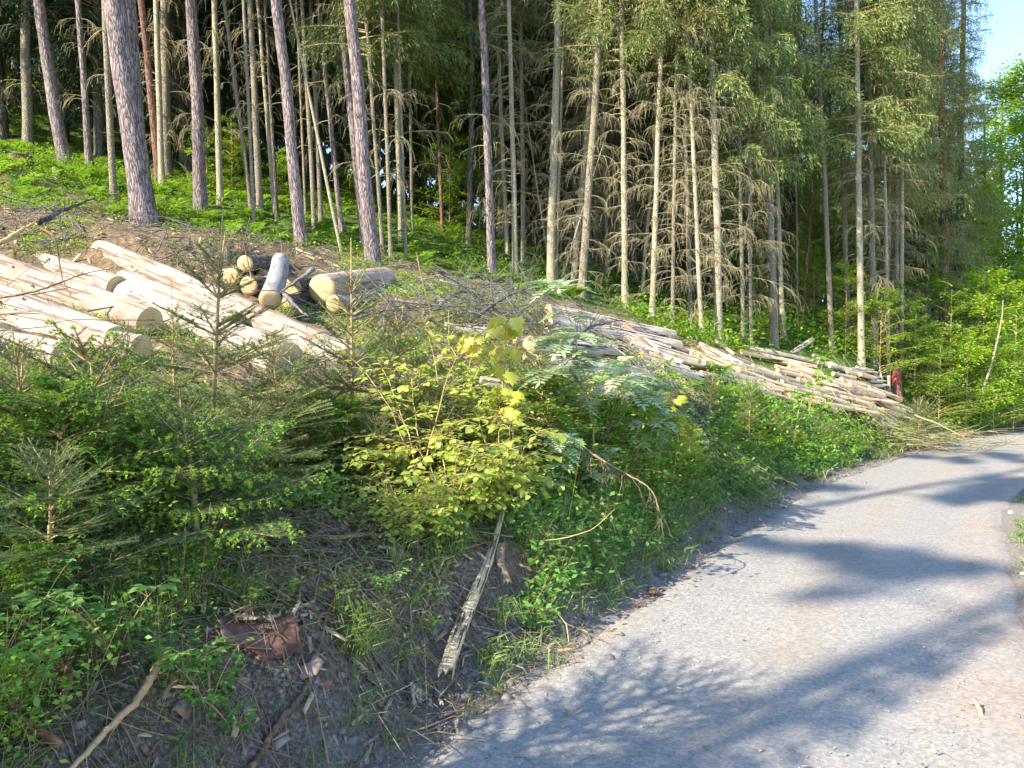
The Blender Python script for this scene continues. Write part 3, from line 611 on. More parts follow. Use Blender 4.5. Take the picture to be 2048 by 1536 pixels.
# the leafy trees
def leafy(px,Y,me,label,sc=1.,sz=1.,grp='leafy trees and bushes',name='beech_tree',cat='tree',tr=.05,dz=0):
    x=(px-1024)/F*Y; e=bpy.data.objects.new(name,None); col.objects.link(e); e.location=(x,Y,hz(x,Y)-.04+dz); e.rotation_euler=(0,0,px*.7); e.scale=(sc,sc,sc*sz)
    tag(e,label,cat,grp); h=max(v.co.z for v in me.vertices) if False else sz
    tm=LT.get(me.name)
    link('trunk',tm,e); link('crown',me,e); return e
LT={}
for me,ht,r0 in zip(BEECH,(11,3.2,3.0,1.5,10,1.3),(.09,.016,.016,.010,.08,.008)): LT[me.name]=trunkmesh(r0,ht*.97,6,M['darkbark'] if ht>5 else M['twig'],int(ht*10),taper=.8,flare=.2)
leafy(905,23,BEECH[0],'bright green beech glowing in the gap left of the lone lavender pine',1.15)
leafy(840,27,BEECH[0],'green beech crown behind the thin shaded spruce left of the centre gap',1.1)
leafy(1650,24,BEECH[4],'yellow-green tree shining through the gap between the spruce crowns',.9)
leafy(1625,27,BEECH[0],'green tree behind the yellow-green one in the gap',.9)
leafy(1630,30,BEECH[0],'green leafy tree low in the gap right of the thick smooth grey spruce',.8)
leafy(2035,26,BEECH[0],'green tree under the patch of open sky at the right edge',1.0)
leafy(1990,27,BEECH[0],'green leafy tree behind the right-hand bushes',.95)
leafy(2065,23,BEECH[0],'dark green leafy tree at the right edge under the open sky',.8)
leafy(1960,23,BEECH[4],'yellow-green leafy tree right of the pale grey trunk',.75)
leafy(2150,24,BEECH[0],'green leafy tree overhanging the bend of the road',.9)
leafy(1330,26,BEECH[4],'light green leafy crown high behind the dry spruces',1.2)
for q,(px,Y,k,sc,sz,lb) in enumerate([(1690,16.6,2,.75,.9,'bright yellow-green young beech left of the whitest trunk'),(1760,16.3,2,.75,.9,'bright yellow-green young beech right of the whitest trunk'),
 (1800,17.6,1,.7,1,'green young beech behind the stump with the red mark'),(1850,19.5,1,.95,1,'green young beech beside the orange-stemmed pine'),(1960,20.5,1,1.15,1.1,'tall green bush at the road bend, left of the leaning pale stem'),
 (2010,19.2,2,1.1,1.1,'light green bush around the leaning pale stem'),(2060,21,1,1.3,1.1,'dark green bush at the right edge above the road'),(1900,18.6,5,1.1,1,'olive shrub on the bank behind the brush heap'),
 (1860,17.3,5,1.0,1.1,'olive-brown shrub right of the stump with the red mark'),(1915,17.6,3,.95,1,'small green shrub above the far road edge'),(1975,19.2,3,1.15,1,'rounded green shrub by the far end of the road'),(2030,21.5,3,1.3,1.2,'green shrub where the road disappears'),
 (1505,18.5,1,.55,.9,'small light green beech right of the tall bright trunk'),(1580,20,1,.75,.9,'small beech in the dark gap behind the leaning cut pole'),(1625,19,1,.7,.8,'small beech behind the leaning cut pole, right one'),(470,16.5,1,.6,.9,'bright green seedling bush behind the sunlit yellowish spruce pole'),
 (420,15.6,3,.9,1,'low green bush right of the straight scaly lavender pine'),(560,17,3,.8,1,'low green bush behind the leaning lavender pine'),(720,19,1,.6,.8,'young beech in the shade behind the crossing pines'),(900,19,1,.9,.9,'tiered young beech right of the shaded clearing'),(960,20,1,.9,.9,'tiered young beech behind the lone lavender pine'),(860,22,1,1,.9,'tiered young beech at the back of the shaded clearing'),
 (1540,16.3,2,.3,.8,'tiny yellow-green beech at the foot of the thick smooth grey spruce'),(1765,21,1,1.1,1.2,'green understorey beech behind the trunk cluster'),(1710,23,1,1.1,1.2,'green understorey beech behind the whitest trunk'),(1840,24,1,1.4,1.2,'large green understorey beech left of the orange-stemmed pine'),(1950,25,1,1.5,1.3,'large green understorey beech right of the orange-stemmed pine'),(1650,23,2,1,1.2,'yellow-green understorey beech in the gap between the crowns'),
 (1880,16.4,1,.7,.9,'leafy green bush on the far bank left of the pale leaning stem, lower one'),(1935,17.2,2,.8,1,'light green beech bush below the pale grey trunk'),(1990,17.8,1,.8,1,'green beech bush at the foot of the leaning stem'),(2030,18.2,1,.9,1.1,'green beech bush at the right edge, lowest one'),(1900,17.5,1,.95,1.1,'green beech bush between the orange-stemmed pine and the road'),(1965,18.5,2,1.15,1.1,'yellow-green beech bush above the road bend'),(1830,16.9,1,.7,1,'green beech bush just right of the red-marked stump')]):
    leafy(px,Y,BEECH[k],lb,sc,sz,name='beech_bush' if k in(1,2) else 'shrub',cat='bush')
# low hanging spruces at the right
for px,Y,k,sc,lb in [(1850,20,2,.75,'drooping green spruce left of the orange-stemmed pine'),(1915,22,0,.9,'dark spruce with layered boughs against the sky at top right'),(1975,25,2,.55,'drooping spruce at the right behind the pale grey trunk'),(2040,25,0,.42,'short spruce above the bend at the right edge'),(1560,23,2,1,'olive hanging spruce behind the thick smooth grey spruce'),(1765,19,2,.95,'olive hanging spruce above the red-marked stump')]:
    x=(px-1024)/F*Y; backtree(x,Y,(CG+CD)[k],DEAD[2],label=lb,grp=None,sc=sc)
# unseen pines and small spruces left of view, placed to shade road and bank
for i,(x,y,k) in enumerate([(-16,-8.3,PINE[0]),(-15,-4.6,PINE[0])]):
    e=backtree(x,y,k,SPARSE[i%2],label='unseen pine on the slope left of the view, whose shade crosses the road',grp='unseen pines on the slope left of the view')
for x,y,sc,lb in [(-5.3,-1.2,.34,'unseen small spruce added left of the view for its shade, the farther back of two'),(-5.7,.3,.24,'unseen small spruce added left of the view for its shade, the nearer of two')]:
    backtree(x,y,CD[0],None,label=lb,grp=None,sc=sc)
# distant woods closing the view
r=np.random.default_rng(5); mb=MB(); n=42000
a=r.uniform(-.80,.66,n); d=r.uniform(52,60,n); x=a*d; hh=np.where(a<.0,30,np.where(a<.3,16,13))*(.75+.5*fbm(a*30,a*0,3,3)); gz=hill(x,d)-1
P=np.stack([x,d,gz+hh*r.uniform(0,1,n)**.9],1); inst(mb,*LEAF,P,unit(r.normal(0,.5,(n,3))+[0,0,-1]),rdir(n,r),r.uniform(.5,1.3,n))
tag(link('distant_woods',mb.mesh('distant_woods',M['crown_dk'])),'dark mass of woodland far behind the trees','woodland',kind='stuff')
# ------------------------------------------------------------ logs
def axisobj(name,A,B,me,parent=None):
    d=Vector(B-A); o=link(name,me,parent,A); o.rotation_mode='QUATERNION'; o.rotation_quaternion=Vector((0,0,1)).rotation_difference(d.normalized()); return o
def logmesh(L,rA,rB,mat,seed,k=18,bend=.0,ends=True,knots=True):
    r=np.random.default_rng(seed); n=max(8,int(L/.18)); z=np.linspace(0,L,n); rad=np.linspace(rA,rB,n)*(1+r.normal(0,.012,n))
    x=bend*np.sin(z/L*math.pi)+.006*np.sin(z*3+seed); y=.006*np.cos(z*2.3+seed); 
    mb=MB(); V,f=tube(np.stack([x,y,z],1),rad,k,jit=.012,rg=r)
    mb.add(V,f); me_=mb
    if knots:
        m=int(L*3); zz=r.uniform(.1*L,.92*L,m); a=r.uniform(0,6.283,m); rc=np.interp(zz,z,rad); D=np.stack([np.cos(a),np.sin(a),r.uniform(.1,.5,m)],1)
        P0=np.stack([x[0]+np.cos(a)*rc*.9,np.sin(a)*rc*.9,zz],1); strips(mb,P0,P0+D*(.1*rc[:,None]+r.uniform(.005,.03,(m,1))),r.uniform(.008,.02,m),0,r)
    body=mb.mesh('log',mat,True)
    e=[]
    for idx,sg in((0,-1),(n-1,1)):
        ring=V[idx*k:(idx+1)*k].copy(); c=ring.mean(0); mb=MB(); vv=[c+[0,0,.004*sg]]; 
        for q in(.55,1.0): vv+=list(c+(ring-c)*q+[0,0,.004*sg*(2-q)*.5+r.uniform(-.003,.003)*(q<1)])
        ff=[[0,1+j,1+(j+1)%k] for j in range(k)]; gg=[[1+j,1+k+j,1+k+(j+1)%k,1+(j+1)%k] for j in range(k)]
        vv+=list(ring); gg+=[[1+k+j,1+2*k+j,1+2*k+(j+1)%k,1+k+(j+1)%k] for j in range(k)]
        b0=mb.n; mb.v.append(np.array(vv)); mb.n+=len(vv); mb.f.append(np.array(ff)); mb.mi.append(np.zeros(k)); mb.f.append(np.array(gg)); mb.mi.append(np.zeros(2*k))
        e.append(mb.mesh('cut_end',M['end'],False))
    return body,e
LN=[0]
def putlog(A,B,rA,rB,mat,label,group,name='log',cat='log',bend=0,k=18,both=True):
    LN[0]+=1; A=np.array(A,float);B=np.array(B,float); L=np.linalg.norm(B-A)
    body,e=logmesh(L,rA,rB,mat,LN[0]*7+1,k,bend)
    o=axisobj(name,A,B,body); tag(o,label,cat,group)
    link('cut_end',e[1],o)
    if both: link('cut_end',e[0],o)
    return o
G1='large debarked logs beside the young spruces'
LW,LP,LG,LO,LB=M['logwood'],M['logpink'],M['loggray'],M['logorange'],M['logbark']
for a,b,ra,rb_,mt,lb in [
 ((203,503,9.9),(640,694,7.4),.165,.165,LP,'longest big debarked log, its rounded upper end highest on the slope'),
 ((150,545,9.6),(572,728,6.7),.17,.20,LW,'bright cream debarked log whose wide shaded cut end faces the centre'),
 ((-90,515,8.3),(300,645,7.1),.20,.155,LP,'thick debarked log coming in from the left edge, ochre cut end behind the young spruces'),
 ((-90,575,6.9),(235,688,6.0),.17,.15,LW,'second big log up from the bottom at the left edge, end hidden in spruce twigs'),
 ((-90,628,6.3),(283,702,5.9),.13,.13,LP,'thinner debarked log low in the left pile with its ochre end by the spruce leader'),
 ((-90,668,5.8),(130,715,5.4),.12,.12,LW,'lowest log at the left edge, just above the bright spruce shoots'),
 ((40,512,9.9),(235,575,8.6),.14,.14,LW,'short log lying behind the thick one at left, torn dark bark on it'),
 ((250,560,8.9),(470,650,7.7),.13,.13,LP,'log wedged between the longest log and the thick left one'),
 ((560,660,8.0),(700,722,7.0),.15,.15,LW,'bright cream log end to the right of the wide shaded cut end'),
 ((430,625,8.4),(690,706,7.4),.13,.13,LP,'pinkish log just above the bright cream one, partly under twigs')]:
    putlog(at(*a),at(*b),ra,rb_,mt,lb,G1)
G2='stack of round sawn log ends on the slope'
for px,py,Y,r_,L,lb,dx in [(491,528,9.3,.105,1.6,'topmost small sawn log of the stack, dark bark',.2),(463,555,9.2,.112,1.6,'leftmost sawn log of the stack with radial cracks',.2),(497,573,9.1,.118,1.8,'sawn log at the lower left of the stack under the topmost one',.3),
  (582,577,9.25,.150,2.2,'sawn log end half hidden behind the grey bark log',.45),(645,577,9.0,.185,2.6,'largest round sawn log end at the right of the stack',.6),(576,606,8.9,.09,1.5,'small sawn log at the bottom of the stack below the grey bark log',.4),
  (668,607,8.9,.105,1.8,'small sawn log low at the right under the largest one',.7),(526,552,9.6,.10,1.5,'sawn log at the back of the stack between topmost and grey bark log',.3)]:
    A=at(px,py,Y); B=A+unit(np.array([dx*.45,1,.16]))*L*.7; putlog(B,A,r_*.97,r_,M['darkbark'] if px<600 else LP,lb,G2)
putlog(at(560,521,9.2),at(541,600,8.2),.105,.125,M['logbark'],'grey scaly bark log tipped over the stack towards the viewer',None,bend=.02)
G3='grey debarked logs in the middle pile'
def hl(px,py,up=0): h=hit(px,py+up); return h[1]
def groundlog(A,B,dia,mt,lb,grp,lift=.12,mx=1.3,name='log',k=12,bend=0):
    YB=hl(B[0],B[1])-lift; YA=hl(A[0],A[1])-lift; YA=min(max(YA,YB-mx),YB+mx)
    r_=dia/F*YB/2
    for q in range(14):
        a=at(A[0],A[1],YA); b=at(B[0],B[1],YB); t=np.linspace(0,1,7)[:,None]; P=a+(b-a)*t
        if (P[:,2]-H(P[:,0],P[:,1])).min()>r_*.3: break
        YA-=.08; YB-=.08
    return putlog(a,b,r_*.95,r_,mt,lb,grp,k=k,name=name,bend=bend)
for i,(A,B,d,lb) in enumerate([((1095,620),(1345,672),20,'uppermost long grey log of the middle pile'),((1100,634),(1357,694),20,'second long grey log from the top of the middle pile'),((1095,648),(1236,672),24,'thick grey log with an ochre end in the middle of the pile'),
 ((1180,650),(1337,702),18,'grey log ending below the second long one'),((1260,690),(1360,729),20,'grey log with short visible length above the bark strips'),((1060,690),(1225,704),30,'thick lavender grey log with upright cut face behind the rowan'),
 ((1075,725),(1235,745),26,'log with ochre end low in the middle pile behind leaves'),((960,768),(1018,776),30,'log end seen through the leaves left of the maple sapling'),((1090,665),(1290,705),18,'thin grey log tucked under the long ones'),((1280,715),(1372,742),18,'small grey log right under the ones with cut ends'),
 ((1310,700),(1392,722),16,'darker grey log beside the first orange logs'),((1320,735),(1402,756),16,'lowest grey log at the right of the middle pile'),((890,655),(1000,668),18,'grey log behind the grey brushwood'),((1180,780),(1268,800),26,'log end low between the bushes under the bark strips'),((1240,735),(1330,760),20,'grey log under the heap of bark strips')]):
    groundlog(A,B,d*1.2,LG,lb,G3,lift=.34+.05*(i%3),k=16)
groundlog((1250,655),(1418,832),26,M['litter'],'split and shredded trunk sliding down the bank from the middle pile','shredded trunks',lift=.2,mx=3,bend=.05)
z=lambda x,y:(1400+x*.3164,600+y*.3164)
G4='short fresh logs in the right-hand pile'
PILE=[(275,298,728,392,27,'highest of the fresh orange logs, long and straight'),(255,328,728,424,27,'long orange log directly under the highest one'),(430,362,770,470,25,'orange log ending third from the top of the pile'),
(560,425,865,512,24,'slim orange log in the upper middle of the pile'),(500,485,780,580,28,'orange log with pale end at the middle of the pile'),(620,505,862,578,26,'log lying just right of the pale-ended middle one'),(780,505,948,562,42,'thickest red-brown log in the upper right of the pile'),
(640,470,860,548,24,'slim log over the thick red-brown one'),(840,465,975,496,24,'small pale log end near the grey logs'),(930,452,1062,490,20,'small pale log touching the grey logs at the top right'),(1010,470,1107,500,22,'topmost pale log end at the right of the pile'),
(890,505,1040,546,26,'pale log under the two small ones at right'),(990,520,1106,546,20,'little pale log left of the upright stakes'),(930,548,1142,612,50,'thick pale log sticking out at the right end of the pile'),(940,602,1250,662,22,'thin log pointing to the branch heap'),
(1150,652,1368,738,30,'log poking out of the branch heap above the road'),(1070,752,1240,838,50,'thick red-brown log rolled down nearest to the road'),(-10,285,262,418,42,'thick orange log slanting down in the upper left of the pile'),(-20,352,240,455,40,'orange log under the slanting one, upper left'),
(-60,330,180,424,36,'dark-ended log where grey and orange logs meet'),(180,362,420,442,26,'orange log with torn bark below the highest ones'),(200,395,462,472,26,'orange log in the upper left, fifth down'),(330,422,620,522,28,'long light log across the middle'),
(250,442,560,562,30,'light log low in the middle left'),(380,502,700,602,28,'light log behind the green maple leaves'),(450,545,780,642,28,'light log below the green maple leaves'),(600,562,942,662,28,'long light log running towards the thick pale end'),
(-100,362,30,402,30,'grey log at the left tip of the orange pile'),(60,420,332,522,30,'shaded orange log near the dark spruces'),(280,540,600,642,28,'lower light log behind the dark spruces'),(700,602,1000,682,26,'lowest long light log of the pile'),(860,640,1120,702,22,'thin light log just over the dry brush'),
(100,450,380,560,28,'orange log in the lower left behind the spruce tops'),(480,420,700,470,22,'slim light log under the third one'),(700,470,900,520,22,'slim light log in the centre right'),(560,600,860,700,24,'light log at the lower edge above the saplings')]
for i,(ax,ay,bx,by,d,lb) in enumerate(PILE):
    groundlog(z(ax,ay),z(bx,by),d*.3164*1.35,LO if i%4 else LW,lb,G4,lift=.16+.06*(i%4),mx=.9)
rp=np.random.default_rng(77)
for i in range(34):
    t=(i+.5)/34; cx=1395+t*400+rp.normal(0,8); cy=712+t*100+rp.uniform(-14,46)*(1-.3*t); L=rp.uniform(60,110)
    groundlog((cx-L,cy-L*.24),(cx,cy),rp.uniform(9,13),LO if i%3 else LP,'light log half buried in the right-hand pile',G4,lift=.06,mx=.9)
for i,(ax,ay,bx,by,d) in enumerate([(1735,775,1800,800,12),(1755,795,1822,822,11),(1700,800,1775,826,12),(1775,822,1842,846,10),(1720,822,1790,846,12),(1660,805,1735,832,12)]):
    groundlog((ax,ay),(bx,by),d,LO,'loose orange log in the spill tapering from the pile to the road bend','loose logs below the pile',lift=.2,mx=.9)
for i in range(14):
    cx=1150+i*19; cy=712+i*5+rp.uniform(-25,45); groundlog((cx-120,cy-26),(cx,cy),rp.uniform(15,22),LG,'grey log half buried in the middle pile',G3,lift=.06,mx=1.1)
G5='grey logs behind the fresh pile'
for i,(ax,ay,bx,by,d,lb) in enumerate([(710,350,860,420,26,'grey log slanting beside the highest orange one'),(740,398,950,450,26,'grey log just under the slanting grey one'),(820,420,1040,442,22,'flat grey log in front of the whitest trunk'),(950,442,1112,464,22,'grey log left of the upright stakes'),
 (1060,482,1180,492,24,'grey log lying against the upright stakes, upper'),(1070,508,1178,520,24,'grey log lying against the upright stakes, middle'),(1080,540,1180,546,24,'grey log lying against the upright stakes, lower'),(990,425,1092,450,20,'thin grey log at the back of the pile')]):
    groundlog(z(ax,ay),z(bx,by),d*.3164*1.1,LG,lb,G5,lift=.12,mx=.8)
groundlog(z(560,350),z(712,254),34*.3164,LG,'grey cut pole sticking up out of the pile towards the right',None,lift=.1,mx=.5,name='log')
groundlog(z(215,345),z(92,252),24*.3164,LO,'fresh light pole sticking up to the left behind the orange logs',None,lift=.12,mx=.4,name='log')
# upright stakes and stumps
def upright(px,pyt,pyb,wpx,mat,label,name,cat,flare=.2,grp=None,paint=False,lean=0):
    B=hit(px,pyb); Y=B[1]; T=at(px+lean,pyt,Y); r_=wpx/F*Y/2; L=np.linalg.norm(T-B)
    rg=np.random.default_rng(int(px)); n=12; zz=np.linspace(-.15,L,n); rad=r_*(1+flare*np.exp(-np.clip(zz,0,9)/.12))
    mb=MB(); addtube(mb,np.stack([zz*0,zz*0,zz],1),rad,16,jit=.04,rg=rg)
    o=axisobj(name,B,T,mb.mesh(name,mat,True)); tag(o,label,cat,grp)
    mb=MB(); k=16; a=np.arange(k)*2*math.pi/k; vv=[[0,0,L+.008]]+[[r_*.97*math.cos(t),r_*.97*math.sin(t),L+.003+rg.uniform(-.002,.002)] for t in a]
    mb.add(vv,[[0,1+j,1+(j+1)%k] for j in range(k)]); link('cut_end',mb.mesh('cut_end',M['end']),o)
    if paint:
        mb=MB(); rr=r_*1.045+.004; mt=bpy.data.materials.get('red_paint')
        if mt is None:
            mt,nt_,b_,o_=base('red_paint'); b_.inputs['Base Color'].default_value=(.55,.03,.03,1); b_.inputs['Roughness'].default_value=.6
        q=o.rotation_quaternion.inverted(); tc=q@Vector((-B[0]*.2,-1,0)); a0=math.atan2(tc.y,tc.x)+.35
        for za,zb,a1,a2 in [(.28,.34,-.5,.55),(.42,.47,-.6,.3),(.18,.23,-.1,.5),(.22,.48,.25,.5),(.34,.44,-.6,-.4)]:
            m=8; t=np.linspace(a0+a1,a0+a2,m); V=np.concatenate([np.stack([rr*np.cos(t),rr*np.sin(t),t*0+L*za*1.6],1),np.stack([rr*np.cos(t),rr*np.sin(t),t*0+L*zb*1.6],1)])
            mb.add(V,[[j,j+1,m+j+1,m+j] for j in range(m-1)])
        link('paint_mark',mb.mesh('paint_mark',mt),o)
    return o
upright(1793,735,788,19,M['redpine'],'tall dark red stump with a red paint mark at the end of the pile','stump','stump',.15,paint=True)
upright(1777,750,784,7,LG,'upright grey stake holding the pile, left of the red-marked stump','stake','stake',0,'stakes holding the pile')
upright(1768,742,776,5,LG,'thin leaning grey stake at the right end of the pile','stake','stake',0,'stakes holding the pile',lean=-9)
upright(482,487,508,22,M['redpine'],'reddish stump above the stack of sawn log ends','stump','stump',.3)
upright(41,311,330,40,M['redpine'],'wide low sunlit stump at the left edge among the grass','stump','stump',.2)
upright(455,505,522,30,M['darkbark'],'dark shaded stump left of the topmost sawn log','stump','stump',.3)
upright(722,548,566,26,M['redpine'],'old brown stump on the slash slope right of the crossing pines','stump','stump',.4)
upright(115,335,362,11,L_,'short pale stub in front of the bow-shaped pine','stump','stump',.1,lean=-5)
# fallen poles on the slope
def fallen(pts,r_,mat,label,name='fallen_pole',cat='pole',lift=.05,grp=None,k=9,taper=.5):
    W=[]
    for p in pts:
        W.append(at(p[0],p[1],p[2]) if len(p)>2 else at(p[0],p[1],hl(p[0],p[1])-lift))
    W=crom(np.array(W),6); o=np.array(W[0]); mb=MB(); n=len(W)
    addtube(mb,W-o,np.linspace(r_,r_*taper,n),k,cap=True,jit=.07)
    return tag(link(name,mb.mesh(name,mat,True),None,o),label,cat,grp)
fallen([(452,442),(500,463),(556,488)],.075,M['chips'],'pale fallen log lying down the slope below the sunlit spruce pole',name='fallen_log',cat='log')
fallen([(594,503),(680,538),(760,566),(826,590)],.06,M['chips'],'long pale fallen pole crossing the slope above the grey brushwood')
fallen([(930,530),(1000,565),(1090,600)],.035,M['graybranch'],'thin grey fallen pole right of the lone lavender pine')
fallen([(1260,612),(1360,655),(1440,690)],.04,M['graybranch'],'dark fallen pole along the foot of the dry spruces')
fallen([(5,272),(130,290),(250,325)],.09,M['darkbark'],'mossy fallen trunk in the shade at the upper left',name='fallen_log',cat='log')
# ---- brush: big dead branches
def branch(pts,r_,mat,label,seed=0,twigs=14,tl=.3,grp=None,name='dead_branch',cat='branch',taper=.25,hang=0,k=6,kids=True,tw_r=.3):
    r=np.random.default_rng(seed+int(pts[0][0])); W=np.array([at(*p) if len(p)>2 else at(p[0],p[1],hl(p[0],p[1])-.04) for p in pts]); C=crom(W,7); o=C[0].copy(); C=C-o; n=len(C)
    C[1:-1]+=r.normal(0,r_*.18,(n-2,3))
    mb=MB(); addtube(mb,C,np.linspace(r_,r_*taper,n),k,cap=True,jit=.08,rg=r)
    ob=link(name,mb.mesh(name,mat,True),None,o); tag(ob,label,cat,grp)
    if twigs:
        mb=MB()
        for q in range(twigs):
            i=r.integers(n//5,n-1); T=unit(C[i+1]-C[i] if i+1<n else C[i]-C[i-1]); d=unit(T*r.uniform(.2,.9)+rdir(1,r)[0]*.9+np.array([0,0,.15-hang])); L=tl*r.uniform(.4,1.1)
            Q=C[i]+np.cumsum(np.vstack([[0,0,0],[unit(d+rdir(1,r)[0]*.25+np.array([0,0,-hang*.3*j]))*L/5 for j in range(5)]]),axis=0)
            rb_=np.interp(i,[0,n],[r_,r_*taper])*tw_r; addtube(mb,Q,np.linspace(rb_,rb_*.35,6),4)
            m=r.integers(2,6); B=Q[r.integers(1,6,m)]; E_=B+unit(d+rdir(m,r)*.9+[0,0,-hang])*L*r.uniform(.15,.45,(m,1)); strips(mb,B,E_,rb_*.4,0,r)
        link('twigs',mb.mesh('twigs',mat,True),ob)
    return ob
GB='grey dead branches heaped on the slope'
hY=9.3
for i,(pts,r_,lb) in enumerate([([(860,640,8.6),(890,600,8.8),(925,583,9),(960,590,9.2),(1000,585,9.3)],.028,'arched dark grey branch on top of the brushwood'),([(955,632,8.8),(1000,600,9),(1045,580,9.2),(1058,570,9.2)],.03,'forked lichen-grey branch pointing up right from the brushwood'),
 ([(790,600,8.7),(850,608,8.6),(930,612,8.6),(1050,600,8.8)],.022,'long nearly level grey branch across the brushwood'),([(700,640,8.2),(780,620,8.4),(860,625,8.4)],.02,'grey branch at the left end of the brushwood'),([(1000,640,8.6),(930,625,8.5),(850,655,8.4)],.02,'low grey branch in front of the brushwood'),
 ([(1120,655,8.8),(1080,650,8.7),(1010,640,8.6)],.02,'grey branch reaching the middle log pile'),([(880,560,9.8),(940,575,9.6),(1010,572,9.8)],.018,'thin grey branch at the back of the brushwood'),([(1140,690,7.8),(1180,655,8),(1245,640,8.2)],.018,'dark curved branch lying over the grey logs'),([(760,590,9),(800,630,8.6),(870,700,7.8)],.018,'branch dropping from the brushwood into the young spruces')]):
    branch(pts,r_,M['graybranch'],lb,i,26,.5,GB)
branch([(627,537,8.4),(592,563,8.3),(555,590,8.2)],.034,M['graybranch'],'short dark stick propped on the stack of sawn logs',20,3,.15)
branch([(566,586,8.3),(585,605,8.0),(616,632,7.6)],.034,M['graybranch'],'curved grey branch hooked over the bottom of the stack',21,6,.25)
branch([(0,486,3.6),(40,462,3.7),(72,444,3.8)],.012,M['peeled'],'peeled orange branch entering at the left edge above the logs',22,3,.12)
branch([(78,446,3.84),(130,420,4.0),(190,397,4.2)],.016,M['darkbark'],'dark broken branch with a pale snapped tip above the left logs',23,4,.2)
branch([(80,455,3.75),(108,475,3.7),(118,520,3.7),(126,562,3.7),(142,592,3.7)],.006,M['brownbranch'],'thin curved twig hanging in front of the left logs',24,10,.2)
branch([(-10,598,3.7),(68,583,3.7),(126,563,3.8),(180,545,3.9),(265,530,4)],.006,M['brownbranch'],'thin level twig crossing in front of the left logs',25,16,.22)
branch([(310,640,4.6),(210,640,4.4),(140,640,4.3),(80,655,4.2)],.004,M['brownbranch'],'fine arched twig above the bright spruce shoots',26,8,.15)
DS=branch([(1077,836,5.4),(1146,877,5.2),(1200,918,5.1),(1248,945,5.0),(1300,978,4.9),(1318,1020,4.85),(1328,1071,4.8)],.009,M['litter'],'dry spruce branch with hanging twigs reaching out over the road edge',27,40,.2,hang=.9,tw_r=.35)
branch([(1139,734,5.8),(1165,775,5.7),(1187,809,5.6)],.013,M['litter'],'short pale bare stick standing out of the bushes in the centre',28,0)
branch([(905,808,5.2),(945,826,5.2),(988,848,5.2)],.010,M['brownbranch'],'brown broken stick among the leaves right of centre',29,3,.1)
branch([(630,812,4.8),(690,800,4.8),(740,810,4.7)],.010,M['brownbranch'],'brown stick lying on the young spruces left of the hazel',30,4,.15)
branch([(833,505,6.2),(840,540,6.1),(852,590,6.0),(866,640,5.9)],.008,M['brownbranch'],'upright bare broken twig in front of the brushwood',31,10,.2)
branch([(1000,1080,4.5),(1100,1080,4.3),(1180,1060,4.25),(1230,1018,4.2)],.005,M['twig'],'long bare arching twig over the road edge',32,7,.2)
# front debris
branch([(325,1311),(300,1360),(265,1410),(205,1470),(135,1545)],.015,M['peeled'],'reddish peeled branch lying on the soil at the bottom left',33,3,.12,k=9,taper=.55)
branch([(690,1175),(660,1215),(640,1290),(625,1345),(600,1400)],.010,M['brownbranch'],'crooked reddish root-like branch above the pale soil at the bottom',34,6,.12,k=8,taper=.7)
branch([(602,1396),(570,1430),(545,1465),(520,1510),(490,1550)],.012,M['brownbranch'],'grey-brown branch running out of the bottom edge, left of the plank',35,4,.14,k=8,taper=1.1)
branch([(-10,1288),(50,1290),(101,1304),(138,1345),(125,1401)],.014,M['brownbranch'],'thick bent root at the left edge among raspberry leaves',36,5,.12,k=8,taper=.8)
branch([(-10,1418),(50,1445),(118,1492)],.018,M['brownbranch'],'stout short branch at the bottom left corner',37,4,.15,k=9,taper=.7)
branch([(1038,1254),(985,1280),(920,1310)],.011,M['graybranch'],'straight stick on the soil just right of the splintered plank',38,1,.1,k=8,taper=.8)
branch([(1094,1250),(1050,1285),(999,1328)],.009,M['graybranch'],'straight dark stick near the road edge, right of the other one',39,0,k=8,taper=.8)
branch([(640,985),(690,1010),(735,1035)],.010,M['peeled'],'reddish stick on the chips above the splintered plank',40,3,.15)
branch([(560,990),(640,1080),(720,1075),(700,1130)],.008,M['litter'],'curved dry stick on the bed of wood chips',41,6,.2)
branch([(1505,960),(1550,1000),(1575,1035)],.009,M['litter'],'thin straight pole fallen to the road edge at mid distance',42,2,.2)
branch([(1650,950),(1600,955),(1530,965)],.012,M['litter'],'light stick along the road edge at mid distance',43,4,.25)
branch([(1830,830,13.6),(1880,850,13.2),(1940,880,12.9)],.018,M['dead'],'long pale branch bending down to the road from the dry heap',44,8,.4,hang=.3)
branch([(490,1206),(466,1255),(468,1262),(493,1331)],.006,M['straw'],'bent pale straw leaf standing before the bark slab',45,0,k=3)
branch([(180,1170),(215,1155),(300,1130),(440,1095)],.004,M['litter'],'thin pale twig across the raspberry leaves',46,2,.1)
